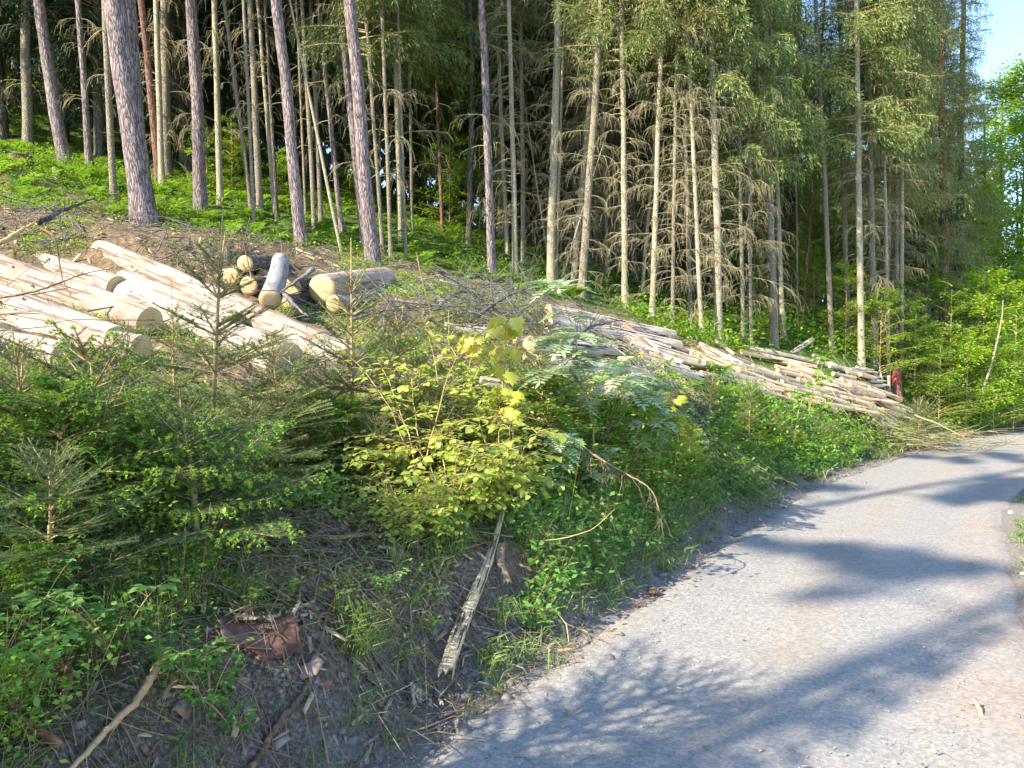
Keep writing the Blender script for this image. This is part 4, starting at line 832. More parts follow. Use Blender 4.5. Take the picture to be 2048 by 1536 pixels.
# splintered plank, bark log, slabs
def plank(p0,p1,w0,w1,th,mat,label,name,cat,seed,lift0=.02,lift1=.02,curve=0,n=26,m=7,Y0=None,Y1=None):
    r=np.random.default_rng(seed); ya=hl(*p0)-lift0; yb=hl(*p1)-lift1
    for q in range(20):
        A=at(p0[0],p0[1],ya); B=at(p1[0],p1[1],yb); P=A+(B-A)*np.linspace(.05,.9,7)[:,None]
        if (P[:,2]-H(P[:,0],P[:,1])).min()>th*.8: break
        ya-=.03; yb-=.01
    o=A.copy(); d=unit(B-A); L=np.linalg.norm(B-A)
    V_=np.array([0,-.6,.8]); s=unit(np.cross(d,V_)); u=np.cross(s,d); mb=MB(); t=np.linspace(0,1,n); j=np.linspace(-1,1,m)
    W=(w0+(w1-w0)*t)*(1+.10*np.sin(t*9+seed)+r.normal(0,.03,n)); off=.012*np.sin(t*6+seed)+curve*np.sin(t*math.pi)
    rg_=np.abs(np.sin(j*9+seed))*.3
    def grid(sg): 
        return (t[:,None,None]*L*d+ (off[:,None]+W[:,None]/2*j[None]+r.normal(0,.0015,(n,m)))[...,None]*s+(sg*th*(.5+rg_[None]*sg*.6)*(1-.6*np.abs(j[None])**3)+r.normal(0,th*.05,(n,m))+.02*np.sin(t*4+seed)[:,None])[...,None]*u)
    G=grid(1);Hh=grid(-1); e0=(r.uniform(-.06,.02,m)*L)[:,None]*d; G[-1]+=e0*1; Hh[-1]+=e0; e1=(r.uniform(-.03,.03,m)*L)[:,None]*d; G[0]+=e1;Hh[0]+=e1
    V=np.concatenate([G.reshape(-1,3),Hh.reshape(-1,3)]); b=n*m; F_=[]
    for i in range(n-1):
        for q in range(m-1): a=i*m+q; F_.append([a,a+1,a+m+1,a+m]); F_.append([b+a,b+a+m,b+a+m+1,b+a+1])
        a=i*m; F_.append([a,a+m,b+a+m,b+a]); a=i*m+m-1; F_.append([a,b+a,b+a+m,a+m])
    for q in range(m-1): F_.append([q,b+q,b+q+1,q+1]); a=(n-1)*m+q; F_.append([a,a+1,b+a+1,b+a])
    mb.add(V,F_); me=mb.mesh(name,mat,False)
    # rotate so the grain runs along local z
    q=Vector((0,0,1)).rotation_difference(Vector(d)); me.transform(q.inverted().to_matrix().to_4x4()); ob=link(name,me,None,o); ob.rotation_mode='QUATERNION'; ob.rotation_quaternion=q
    return tag(ob,label,cat)
M['plank']=woodmat('splintered_wood',[(.25,(.20,.15,.09)),(.45,(.42,.33,.20)),(.75,(.60,.50,.33))],sc=(60,60,2.2),bs=.9,bd=.01,crack=((.10,.07,.045),60,.42))
M['barkslab']=woodmat('red_bark_slab',[(.3,(.055,.028,.022)),(.7,(.17,.085,.065))],sc=(16,26,10),bs=1,bd=.02,blot=(14,(.24,.17,.15),.5,.7))
M['slab']=woodmat('orange_wood_slab',[(.3,(.30,.15,.07)),(.7,(.55,.36,.20))],sc=(50,50,3),bs=.8)
plank((1008,1012),(888,1368),.030,.085,.022,M['plank'],'long splintered pale plank leaning on the bank down to the road edge','plank','wood',3,.12,.05)
plank((998,1085),(1012,1172),.05,.04,.025,M['litter'],'short barked wood piece with pointed end beside the splintered plank','wood_piece','wood',5,.10,.10)
plank((915,972),(1062,960),.13,.15,.02,M['slab'],'orange-brown wood slab lying under the hazel leaves','wood_slab','wood',7,.1,.1)
plank((440,1262),(596,1262),.10,.20,.018,M['barkslab'],'large dark red slab of bark on the soil','bark_slab','bark',9,.05,.05,curve=.03)
plank((600,1345),(640,1325),.07,.06,.010,M['barkchip'],'small greyish brown bark piece beside the crooked branch','bark_piece','bark',11,.04,.04)
plank((465,1475),(475,1405),.02,.018,.006,M['plank'],'upright pale splinter near the road edge, left one','splinter','wood',13)
plank((878,1418),(880,1370),.017,.02,.006,M['plank'],'pale splinter standing at the foot of the splintered plank','splinter','wood',14)
plank((818,1385),(862,1400),.12,.10,.01,M['loggray'],'flat grey flake of bark near the foot of the plank','bark_piece','bark',15,.03,.03)
plank((1068,1165),(1090,1118),.02,.018,.006,M['plank'],'pale splinter stuck in the bank right of the barked wood piece','splinter','wood',16)
plank((625,1075),(760,1075),.018,.03,.008,M['slab'],'long orange strip of bark on the wood chips','bark_strip','bark',18)
plank((480,1000),(420,1062),.03,.03,.01,M['slab'],'brown strip of bark under the dark spruce','bark_strip','bark',19)
plank((1950,1405),(1963,1440),.022,.018,.008,M['chips'],'biggest grey wood splinter on the road at the right','splinter','wood',20,.01,.01)
plank((1745,1385),(1770,1372),.014,.014,.006,M['chips'],'pair-like small chip on the middle of the road','wood_chip','wood',21,.01,.01)
plank((1130,1418),(1158,1420),.012,.014,.006,M['chips'],'pale chip on the road near the lower left edge of the asphalt','wood_chip','wood',22,.01,.01)
# pine cone on the road
def cone(px,py,label,sc=1,rot=0):
    h=hit(px,py); mb=MB(); n=14
    t=np.linspace(0,1,9); addtube(mb,np.stack([t*.09,t*0,t*0+.018],1),.012*np.sin(np.clip(t*.9+.08,0,1)*math.pi)+.004,8,cap=True)
    for i in range(70):
        f=i/70; a=i*2.4; r_=.016*math.sin(min(1,f*.85+.12)*math.pi)+.004; c=np.array([f*.09,math.cos(a)*r_*.7,math.sin(a)*r_*.7+.018]); d=unit(np.array([.5,math.cos(a),math.sin(a)]))
        inst(mb,[(0,.3,0),(0,-.3,0),(1,-.35,.1),(1.2,0,.1),(1,.35,.1)],[[[0,1,2,3,4]]],c[None],d[None],np.cross(d,[1,0,0])[None],.014)
    o=link('pine_cone',mb.mesh('pine_cone',M['barkslab']),None,h); o.rotation_euler=(0,0,rot); o.scale=(sc,)*3; tag(o,label,'cone')
cone(1292,1190,'brown spruce cone on the left edge of the road',1.0,-.3)
# ------------------------------------------------------------ young spruces
def young(seed,Ht=1.5,W=.62,mat='needle',dens=520,tips=0,leader=.33,lo=.05):
    r=np.random.default_rng(seed); mb=MB(); seg0=[];seg1=[]; tips_=[]
    top=Ht; bend=np.array([r.normal(0,.04),r.normal(0,.04),0])
    zz=np.linspace(0,Ht,12); axis=np.stack([bend[0]*(zz/Ht)**2,bend[1]*(zz/Ht)**2,zz],1)
    addtube(mb,axis,np.linspace(.016,.0035,12),6,1)
    ax=lambda z_: np.array([bend[0]*(z_/Ht)**2,bend[1]*(z_/Ht)**2,z_])
    tb=MB()
    zs=[]; z_=Ht-leader
    while z_>lo*Ht: zs.append(z_); z_-=r.uniform(.13,.22)
    extra=[q for q in r.uniform(lo*Ht,Ht-leader,18)]
    for wi,z_ in enumerate(zs+extra):
        f=(Ht-z_)/Ht; nbr=r.integers(4,6) if wi<len(zs) else 1; a0=r.uniform(0,6.28)
        for q in range(nbr):
            az=a0+q*6.283/max(nbr,1)+r.normal(0,.2); L=W*(.20+1.15*f**1.05)*r.uniform(.7,1.15)*(1 if wi<len(zs) else .6)
            if f>.85: L*=.8
            el=R(62-42*min(1,f*1.15))+r.normal(0,.14)
            P=arc(ax(z_),az,el*.8,el+.15-.5*f,L,8); addtube(mb,P,np.linspace(.0065,.0022,8),4,1)
            seg0.append(P[:-1]);seg1.append(P[1:]); tips_.append((P[-1],P[-1]-P[-2]))
            T=P[1:]-P[:-1]; n=int(L/.036)
            for i in range(n):
                t=(.15+.83*i/n)*7; k=min(int(t),6); B=P[k]+T[k]*(t-k); sg=1 if i%2 else -1
                d=unit(unit(T[k])*.75+sg*unit(np.cross(T[k],[0,0,1.]))*.8+np.array([0,0,r.normal(.02,.12)])); l=(L*.42*(1-.75*i/n)+.03)*r.uniform(.6,1.15)
                E1=B+d*l*.5; E2=E1+unit(d+unit(T[k])*.3+[0,0,-.05])*l*.5
                seg0.append(np.array([B,E1]));seg1.append(np.array([E1,E2])); strips(mb,[B],[E2],.0014,1,r); tips_.append((E2,d))
                if l>.12:
                    for q2 in range(3):
                        b2=B+d*l*(.25+.22*q2); s2=1 if q2%2 else -1; d2=unit(d*.75+s2*np.cross(d,[0,0,1.])*.8+[0,0,r.normal(0,.1)]); e2=b2+d2*l*.38; seg0.append(b2[None]);seg1.append(e2[None]); tips_.append((e2,d2))
    seg0.append(axis[6:-1]);seg1.append(axis[7:])
    A=np.vstack(seg0);B=np.vstack(seg1); ln=np.linalg.norm(B-A,axis=1); cnt=np.maximum(2,(ln*dens).astype(int)); idx=np.repeat(np.arange(len(A)),cnt)
    t=r.uniform(0,1,len(idx))[:,None]; P=A[idx]*(1-t)+B[idx]*t; T=unit(B-A)[idx]; 
    Q=perp(T,r); Q[:,2]=np.abs(Q[:,2])*.8+Q[:,2]*.2
    D=unit(T*.65+unit(Q)*.9)
    inst(mb,*NEED,P,D,rdir(len(P),r),.019*r.uniform(.7,1.2,len(P))*1.0)
    # needle width is .10 of its length: rebuild template scale
    if tips:
        TP=np.array([a for a,b in tips_]);TD=unit(np.array([b for a,b in tips_])); m=r.uniform(0,1,len(TP))<tips; TP=TP[m];TD=TD[m]
        for s_ in range(3):
            p=TP+TD*s_*.014-np.array([0,0,.006])*s_*s_; n=18; idx=np.repeat(np.arange(len(TP)),n); Tt=unit(TD[idx]-[0,0,.35*s_])
            inst(mb,*NEEDF,p[idx],unit(Tt*.9+perp(Tt,r)*.7),rdir(len(idx),r),.019*r.uniform(.7,1.2,len(idx)),2)
    else:
        TP=np.array([a for a,b in tips_]);TD=unit(np.array([b for a,b in tips_])); inst(mb,[(0,.3,0),(0,-.3,.0),(1,0,.0),(.4,0,.35)],[[[0,1,2],[0,2,3]]],TP,TD,rdir(len(TP),r),.010,1)
    return mb.mesh('foliage',[M[mat],M['twig'],M['needle_tip']])
NEED=([(0,.055,0),(0,-.055,0),(1,0,0)],[[[0,1,2]]]); NEEDF=([(0,.14,0),(0,-.14,0),(1,0,0)],[[[0,1,2]]])
YS=[young(61,1.5,.62,'needle',620),young(62,1.3,.72,'needle',620,leader=.25),young(63,1.0,.70,'needle_dk',700,tips=.75,leader=.12),young(64,1.1,.85,'needle_dk',700,leader=.15),young(65,1.6,.5,'needle',620,leader=.4)]
YH=[1.5,1.3,1.0,1.1,1.6]
YSHT=[trunkmesh(.02,h*.5,6,M['twig'],700+i) for i,h in enumerate(YH)]
def placeyoung(px,Y,top,k,label,yaw=0,tilt=0,wide=1):
    x=(px-1024)/F*Y; zb=hz(x,Y)-.03; zt=at(px,top,Y)[2]; s=(zt-zb)/YH[k]
    e=bpy.data.objects.new('young_spruce',None); col.objects.link(e); e.location=(x,Y,zb); e.rotation_euler=(0,tilt,0); e.scale=(s*wide,s*wide,s); tag(e,label,'young spruce','young spruces on the bank')
    c=link('foliage',YS[k],e); c.rotation_euler=(0,0,yaw); link('trunk',YSHT[k],e)
for i,a in enumerate([(418,4.5,425,0,'tallest young spruce with a long bare golden leader in front of the big logs',1,.06),(704,5.2,478,4,'young spruce with an upright brown leader just right of the bright log ends',2,0),
 (45,3.1,655,1,'young spruce at the left edge with budding tips against the logs',0,.02,1.1),(190,3.3,680,2,'young spruce covered in bright green drooping shoots',1,0,1.3),(385,3.3,800,2,'low young spruce with the brightest drooping shoots, left of centre',3,0,1.25),
 (560,4.4,665,1,'wide dark young spruce between the tall leader and the hazel',5,0,1.2),(500,4.2,800,3,'dark low spruce in front of the wide one',2,0,1.25),(90,2.7,900,3,'dark spreading spruce at the lower left edge',4,0,1.15),(300,3.5,930,3,'dark spreading spruce above the grass tuft',1,0,1.1),
 (640,5.0,745,3,'dark bushy spruce at the left side of the hazel leaves',3,0,1.2),(790,5.4,610,1,'young spruce behind the hazel stems',2,0,1.1),(900,5.8,620,0,'young spruce in front of the grey brushwood',4,0,1),(1005,6.2,640,1,'young spruce right behind the maple sapling',1,0,1.1),
 (1082,6.9,568,4,'slim young spruce with a tall brown leader before the middle log pile',2,0,.8),(1130,6.4,740,3,'dark low spruce between rowan and maple saplings',0,0,.8),(1230,7.0,760,1,'spruce low on the bank under the bark strips',3,0,1.1),(1420,8.8,745,1,'dark bushy spruce in front of the orange logs, left one',2,0,.9),
 (1500,9.8,762,1,'dark bushy spruce in front of the orange logs, right one',1,0,.9),(1370,8.2,820,1,'dark spruce tuft at the foot of the shredded trunk',5,0,.8),(1395,8.0,850,1,'small blue-green spruce above the road with upright leader',5,0,.8),(350,4.9,560,4,'slender young spruce left of the tallest one',3,-.03,.8),(250,4.2,640,0,'young spruce in front of the ochre cut end at left',2,0,1),
 (1840,14,800,3,'dark small spruce in the dry heap near the bend',2,0,1.2),(860,4.9,760,3,'dark spruce under the hazel leaves',1,0,1.1),(750,4.6,830,3,'dark spruce deep below the hazel leaves, left',2,0,1.0),(960,5.3,800,3,'dark spruce deep below the hazel leaves, right',4,0,1.0),(1560,10.6,815,1,'dark spruce under the big maple leaves',4,0,.8)]):
    placeyoung(*a)
for i,(x,y,s) in enumerate([(-2.25,1.35,1.6),(-2.2,.55,1.5),(-1.9,-.1,1.5)]):  # unseen young spruces, placed and sized to shade the near left road
    e=bpy.data.objects.new('young_spruce',None); col.objects.link(e); e.location=(x,y,hz(x,y)); e.scale=(s*1.1,s*1.1,s); tag(e,'unseen young spruce added outside the left edge of the view for its shade','young spruce','unseen young spruces added for their shade'); link('foliage',YS[3 if i%2 else 1],e)
# ------------------------------------------------------------ broadleaf saplings and bushes
def stems_to_mesh(mb,C,r0,r1,k=5,mi=1): addtube(mb,C,np.linspace(r0,r1,len(C)),k,mi)
def hazel(seed,Ht,W,nst,tmpl,mat,size,step=.045,lean=(0,0),branches=6,droop=.25,twl=.35):
    r=np.random.default_rng(seed); mb=MB(); Ps=[];Xs=[];Ys=[]
    def leaves(C,st):
        L=np.linalg.norm(np.diff(C,axis=0),axis=1).sum(); n=max(3,int(L/st)); t=np.linspace(.22,1,n)*(len(C)-1); k=np.minimum(t.astype(int),len(C)-2)
        B=C[k]+(C[k+1]-C[k])*(t-k)[:,None]; T=unit(C[k+1]-C[k]); s_=np.where(np.arange(n)%2,1,-1)[:,None]; sv=unit(np.cross(T,[0,0,1.])+1e-4)
        X=unit(T*.6+sv*s_*.9+[0,0,-droop]+r.normal(0,.25,(n,3))); Ps.append(B+X*.012);Xs.append(X);Ys.append(np.cross([0,0,1.],X)+r.normal(0,.22,(n,3)))
    for s in range(nst):
        az=r.uniform(0,6.283); L=Ht*r.uniform(.65,1.05); C=arc(np.zeros(3),az,R(r.uniform(66,86)),R(r.uniform(25,65)),L,12,1.4)
        C=C+np.outer((np.linspace(0,1,12))**1.2,[lean[0]*W,lean[1]*W,0])
        C+=r.normal(0,.006,C.shape); stems_to_mesh(mb,C,.0075,.002)
        leaves(C[7:],step*1.3)
        for b in range(branches):
            i=r.integers(3,11); az2=r.uniform(0,6.283); l=twl*r.uniform(.5,1.1)*(1.2-i/14); Q=arc(C[i],az2,R(r.uniform(5,45)),R(r.uniform(-30,10)),l,7); Q+=r.normal(0,.003,Q.shape); stems_to_mesh(mb,Q,.0035,.0012,4); leaves(Q,step)
    P=np.vstack(Ps); inst(mb,*tmpl,P,np.vstack(Xs),np.vstack(Ys),size*r.uniform(.45,1.2,len(P)))
    return mb.mesh('foliage',[mat,M['twig']])
def pinnate(mb,P,X,L,r,leaf,n=6,mi=0):
    """compound leaves: P base, X direction"""
    Pn=[];Xn=[];Yn=[];Sn=[]; up=np.array([0,0,1.])
    for p,x in zip(P,X):
        x=unit(x); C=arc(p,math.atan2(x[1],x[0]),math.asin(np.clip(x[2],-1,1)),math.asin(np.clip(x[2],-1,1))-.9,L,n+1); addtube(mb,C,.0012,3,1)
        T=unit(np.diff(C,axis=0)); sv=unit(np.cross(T,up)+1e-5)
        for s in(-1,1):
            Pn.append(C[1:]);Xn.append(T*.35+s*sv);Yn.append(T+r.normal(0,.1,T.shape));Sn.append(np.full(n,leaf)*np.sin(np.linspace(.7,2.4,n)))
        Pn.append(C[-1:]);Xn.append(T[-1:]);Yn.append(sv[-1:]);Sn.append([leaf])
    inst(mb,[(0,0,0),(.3,.16,.02),(.75,.13,0),(1,0,-.02),(.75,-.13,0),(.3,-.16,.02)],[[[0,1,2,3,4,5]]],np.vstack(Pn),np.vstack(Xn),np.vstack(Yn),np.concatenate(Sn),mi)
def rowan(seed,Ht,nst=1,mat='rowan',leafL=.16,leaf=.05,cl=5):
    r=np.random.default_rng(seed); mb=MB()
    for s in range(nst):
        C=arc(np.zeros(3),r.uniform(0,6.28),R(86),R(r.uniform(62,84)),Ht*r.uniform(.75,1),10); C+=r.normal(0,.006,C.shape); stems_to_mesh(mb,C,.008,.003)
        nodes=[C[i] for i in (4,5,6,7,8,9,9)]
        for b in range(cl):
            i=r.integers(4,9); Q=arc(C[i],r.uniform(0,6.28),R(45),R(20),.25*r.uniform(.5,1.2),5); stems_to_mesh(mb,Q,.004,.002,4); nodes+= [Q[3],Q[4]]
        for nd in nodes:
            m=r.integers(3,6); az=r.uniform(0,6.28,m); el=r.uniform(.0,.8,m); X=np.stack([np.cos(az)*np.cos(el),np.sin(az)*np.cos(el),np.sin(el)],1); pinnate(mb,np.repeat(nd[None],m,0),X,leafL*r.uniform(.8,1.1),r,leaf)
    return mb.mesh('foliage',[M[mat],M['twig']])
def maple(seed,Ht,nst,mat,size,cl=5,per=4,droop=.9):
    r=np.random.default_rng(seed); mb=MB(); Ps=[];Xs=[]
    for s in range(nst):
        C=arc(np.zeros(3),r.uniform(0,6.28),R(86),R(r.uniform(60,84)),Ht*r.uniform(.7,1),10); C+=r.normal(0,.006,C.shape); stems_to_mesh(mb,C,.008,.003)
        nodes=[C[i] for i in (5,6,7,8,9,9)]
        for b in range(cl):
            i=r.integers(4,9); Q=arc(C[i],r.uniform(0,6.28),R(50),R(25),.25*Ht*r.uniform(.4,1),5); stems_to_mesh(mb,Q,.004,.002,4); nodes+=[Q[3],Q[4]]
        for nd in nodes:
            az=r.uniform(0,6.28,per); X=np.stack([np.cos(az),np.sin(az),r.uniform(.1,.7,per)],1); e=nd+X*.07; strips(mb,np.repeat(nd[None],per,0),e,.0012,1,r); Ps.append(e); Xs.append(unit(X*[1,1,0]+[0,0,-droop]+r.normal(0,.2,(per,3))))
    P=np.vstack(Ps);X=np.vstack(Xs); inst(mb,*MAPLE,P,X,np.cross([0,0,1.],X)+r.normal(0,.25,X.shape),size*r.uniform(.6,1.15,len(P)))
    return mb.mesh('foliage',[M[mat],M['twig']])
def sapling(px,Y,top,me,ht,label,name,cat,grp,yaw=0,base=None,wide=1):
    while sd((px-1024)/F*Y,Y)[0]<.75 and Y<15: Y+=.1
    x=(px-1024)/F*Y; zb=hz(x,Y)-.02 if base is None else at(px,base,Y)[2]; s=(at(px,top,Y)[2]-zb)/ht
    o=link(name,None,None,(x,Y,zb)); o.rotation_euler=(0,0,yaw); o.scale=(s*wide,s*wide,s); tag(o,label,cat,grp); link('foliage',me,o); mb=MB(); addtube(mb,[[0,0,-.08],[0,0,0],[.004,0,ht*.22]],[.011,.0095,.0075],6); link('stem',mb.mesh('stem',M['twig']),o); return o
HZ=[hazel(71,1.25,.6,5,HEART,M['hazel'],.058,branches=10,twl=.45,step=.036),hazel(72,1.0,.6,7,HEART,M['hazel'],.060,branches=11,twl=.48,droop=.45,step=.036),hazel(73,.9,.5,6,LEAF,M['bilb'],.05,step=.028,branches=8,twl=.3),hazel(74,.8,.5,7,HEART,M['hazel'],.066,branches=11,twl=.5,droop=.6,step=.04)]
GH='yellow-green hazel bushes on the bank'
for a in [(840,4.5,690,HZ[0],1.1,'yellow-green hazel with tall thin pale stems, left of the centre',1,None,1.05),(905,4.2,860,HZ[1],.9,'low yellow-green hazel spreading over the top of the splintered plank',2,None,1.15),(770,4.5,860,HZ[3],.75,'yellow-green hazel bush left of the thin pale stems',3,None,1.1),
  (985,4.3,900,HZ[3],.75,'hazel leaves hanging down beside the barked wood piece',5,None,1.0),(900,5.0,640,HZ[0],1.1,'tall hazel shoot with a bright bunch of leaves near its top',4,None,.7),(1000,4.6,800,HZ[1],.9,'yellow-green hazel right of the centre under the limp yellow maple',5,None,1.1),(830,4.0,930,HZ[1],.9,'broad low hazel mound over the wood chips',3,None,1.2),(960,4.0,960,HZ[1],.9,'hazel leaves around the top of the splintered plank',6,None,1.0),(860,3.9,980,HZ[3],.75,'large drooping hazel leaves over the dark soil hollow',0,None,1.0)]:
    sapling(a[0],a[1],a[2],a[3],a[4],a[5],'hazel_bush','bush',GH,a[6],a[7],a[8])
RW=[rowan(81,1.3,1,cl=4,leaf=.07),rowan(82,1.1,1,cl=5,leaf=.07),rowan(83,.8,1,cl=4,leaf=.065)]
for a in [(1195,5.4,575,RW[0],1.25,'tallest pale grey-green rowan sapling in front of the grey logs',1),(1255,5.6,690,RW[1],1.0,'pale rowan sapling right of the tallest one',2),(1120,4.9,860,RW[2],.75,'low rowan with silvery feather leaves beside the dry spruce branch',3),(1310,6.2,740,RW[1],1.0,'rowan sapling in front of the shredded trunk',4),
  (1180,5.0,900,RW[2],.75,'low rowan right of the silvery one',5),(1090,5.7,640,RW[1],1.0,'rowan sapling left of the tallest one',0),(1150,4.5,990,RW[2],.75,'rowan twig spray hanging near the road edge',2),(1400,7.3,850,RW[2],.75,'pale rowan tuft above the fern bank',1),(1470,8.2,880,RW[2],.75,'pale elder-like plant at mid bank',3)]:
    sapling(a[0],a[1],a[2],a[3],a[4],a[5],'rowan_sapling','sapling','rowan saplings on the bank',a[6])
MP=[maple(91,1.2,1,'maple_y',.09,2,5,1.6),maple(92,1.1,1,'maple',.095,3,4,.5),maple(93,1.2,1,'maple',.075,4,4,.9),maple(94,.6,1,'maple_y',.06,2,3,.7)]
for a in [(1040,4.9,655,MP[0],1.15,'maple sapling with limp yellow leaves on a thin straight stem',1),(1300,6.2,745,MP[2],1.1,'green leafy maple sapling left of the shredded trunk',2),(1590,9.2,770,MP[1],1.0,'maple with the biggest green leaves in front of the orange logs',3),(1660,9.6,800,MP[1],1.0,'maple to the right of the one with the biggest leaves',4),
  (1545,9.0,800,MP[2],1.1,'drooping light green maple in front of the orange logs',5),(1025,4.4,960,MP[3],.55,'small yellow maple leaves over the barked wood piece',1),(1360,7.6,790,MP[3],.55,'yellowish small maple at the foot of the shredded trunk',2),(1440,8.4,800,MP[2],1.1,'light green bushy sapling in front of the dark spruces',0),(1620,12.6,700,MP[1],1.0,'light maple sprig on top of the fresh logs',2),(1730,11.9,830,MP[2],1.1,'green bush at the right below the fresh logs',1)]:
    sapling(a[0],a[1],a[2],a[3],a[4],a[5],'maple_sapling','sapling','maple saplings on the bank',a[6])
for q,(px,Y,top) in enumerate([(1180,5.6,900),(1260,6.0,930),(1320,6.6,900),(1380,7.0,930),(1450,7.8,900),(1290,6.4,860),(1540,9.0,870),(1600,9.6,880),(1225,5.6,960),(1350,7.2,850),(1410,7.8,880),(1480,8.4,850),(1520,8.8,900),(1640,10.2,880),(1680,10.8,860),(1250,6.4,850),(1150,5.6,900)]):
    sapling(px,Y,top,[HZ[2],MP[2],BEECH[3]][q%3],[.85,1.1,1.5][q%3],['leafy green shrub right of the dry spruce branch','leafy green shrub above the earth cut at centre right','green shrub below the bark strips','bushy green shrub on the fern bank','light green shrub between the dark spruces and the road','green shrub behind the elder leaves','green shrub under the big maple leaves','green shrub near the dry grass by the road','small green shrub right at the lip of the earth cut','green shrub below the shredded trunk','light green shrub below the left dark spruce','green shrub between the dark spruces','low green shrub over the road bend at mid distance','small green shrub beside the dry grass, nearer one','small green shrub beside the dry grass, farther one','green shrub behind the dry spruce branch','green shrub left of the dry spruce branch tip'][q],'shrub','bush','small green shrubs along the bank',q,None,1.1)
for q,(px,Y,top,k,wd,lb) in enumerate([(1085,5.6,760,0,1.2,'dense green bush left of the dry spruce branch'),(1150,6.0,790,1,1.1,'dense small-leaved bush behind the dry spruce branch'),(1215,6.3,800,0,1.2,'dense green bush above the bend of the dry spruce branch'),(1275,6.6,800,1,1.1,'dense small-leaved bush below the rowans'),(1330,7.0,830,0,1.1,'dense green bush at the foot of the grey pile'),(1385,7.4,850,2,1.0,'yellow-green bush under the shredded trunk'),(1440,7.9,850,0,1.1,'dense green bush between shredded trunk and dark spruces'),(1490,8.4,860,1,1.1,'dense small-leaved bush in front of the dark spruces'),
 (1545,9.0,850,0,1.1,'dense green bush below the maple leaves'),(1600,9.6,860,2,1.1,'yellow-green bush below the maple leaves'),(1655,10.2,860,0,1.0,'dense green bush right of the maple leaves'),(1710,10.9,870,1,1.0,'dense small-leaved bush before the red-brown log'),(1000,5.2,790,2,1.1,'yellow-green dense bush under the limp maple leaves'),(690,4.7,800,1,1.2,'light green dense bush left of the hazels'),(600,4.6,790,0,1.1,'green dense bush amid the young spruces'),(120,3.0,760,1,1.2,'light green dense bush at the left edge between the spruces'),(280,3.3,850,1,1.3,'light green bush in front of the spruce with bright shoots'),(60,2.6,1090,0,1.0,'green bush at the left edge over the grass tuft')]):
    sapling(px,Y,top,BUSH[k],1.0,lb,'shrub','bush','dense small bushes on the bank',q,None,wd)
# thin pale leaning sapling at the right
fallen([(1963,790,17.2),(1985,720,17.2),(2003,640,17.2),(2006,600,17.2)],.028,M['pale'],'thin pale leaning stem in front of the green bushes at the right','leaning_stem','tree',taper=.3)
# raspberry plants
def rasp(seed):
    r=np.random.default_rng(seed); mb=MB(); Ps=[];Xs=[];Ss=[]
    for s in range(4):
        C=arc(np.zeros(3),r.uniform(0,6.28),R(75),R(r.uniform(10,60)),.38*r.uniform(.6,1.1),8); addtube(mb,C,.0025,4,1)
        for i in range(2,8):
            for q in range(2 if i<7 else 4):
                az=r.uniform(0,6.28); X0=np.array([math.cos(az),math.sin(az),.3]); e=C[i]+X0*.05; strips(mb,[C[i]],[e],.001,1,r)
                for da,sc in((0,1),(-1.1,.8),(1.1,.8)):
                    X=np.array([math.cos(az+da),math.sin(az+da),r.normal(-.1,.15)]); Ps.append(e);Xs.append(X);Ss.append(.058*sc*(.55+.5*i/8)*r.uniform(.8,1.2))
    X=np.array(Xs); inst(mb,[(0,0,0),(.2,.26,.03),(.55,.30,.03),(.82,.14,0),(1.05,0,-.05),(.82,-.14,0),(.55,-.30,.03),(.2,-.26,.03),(.5,0,-.03)],[[[8,i,(i+1)%8] for i in range(8)]],np.array(Ps),X,np.cross([0,0,1.],X)+r.normal(0,.15,X.shape),np.array(Ss))
    return mb.mesh('foliage',[M['rasp'],M['twig']])
RS=[rasp(101),rasp(102),rasp(103)]
for q,(px,py,s,lb) in enumerate([(60,1070,1.0,'big-leaved raspberry by the reddish earth at the left edge'),(60,1250,1.0,'raspberry plant left of the grass tuft'),(130,1300,1.0,'raspberry with toothed leaves under the grass tuft'),(230,1300,1.25,'palest raspberry with large bluish green leaves'),(30,1400,1.0,'raspberry at the bottom left by the stout branch'),(385,1150,.6,'tiny pale whorl of leaves below the dark spruce'),
   (420,1420,.9,'green leafy plant right of the peeled branch'),(470,1470,.8,'low leafy plant at the bottom edge'),(370,1370,.8,'low leafy plant beside the tip of the peeled branch'),(500,1215,.5,'small seedling above the bark slab'),(575,1195,.4,'tiny seedling right of the bark slab'),(90,1150,.9,'raspberry leaves in front of the dark spreading spruce'),(15,980,1.0,'dark leaf cluster at the left edge under the spruce'),(1085,1150,.6,'light seedling on the earth cut'),(770,1180,.6,'seedling above the dark soil hollow'),(1380,985,1.2,'large nettle-like plant on the right bank'),(1330,1010,1.1,'nettle-like plant above the tyre-marked soil')]):
    h=hit(px,py+40*s); o=link('raspberry_plant',None,None,h); o.rotation_euler=(0,0,q*1.3); o.scale=(s*.72,)*3; tag(o,lb,'plant','leafy plants on the near bank'); link('foliage',RS[q%3],o); mb=MB(); addtube(mb,[[0,0,-.03],[0,0,.05]],.003,5); link('stem',mb.mesh('stem',M['twig']),o)
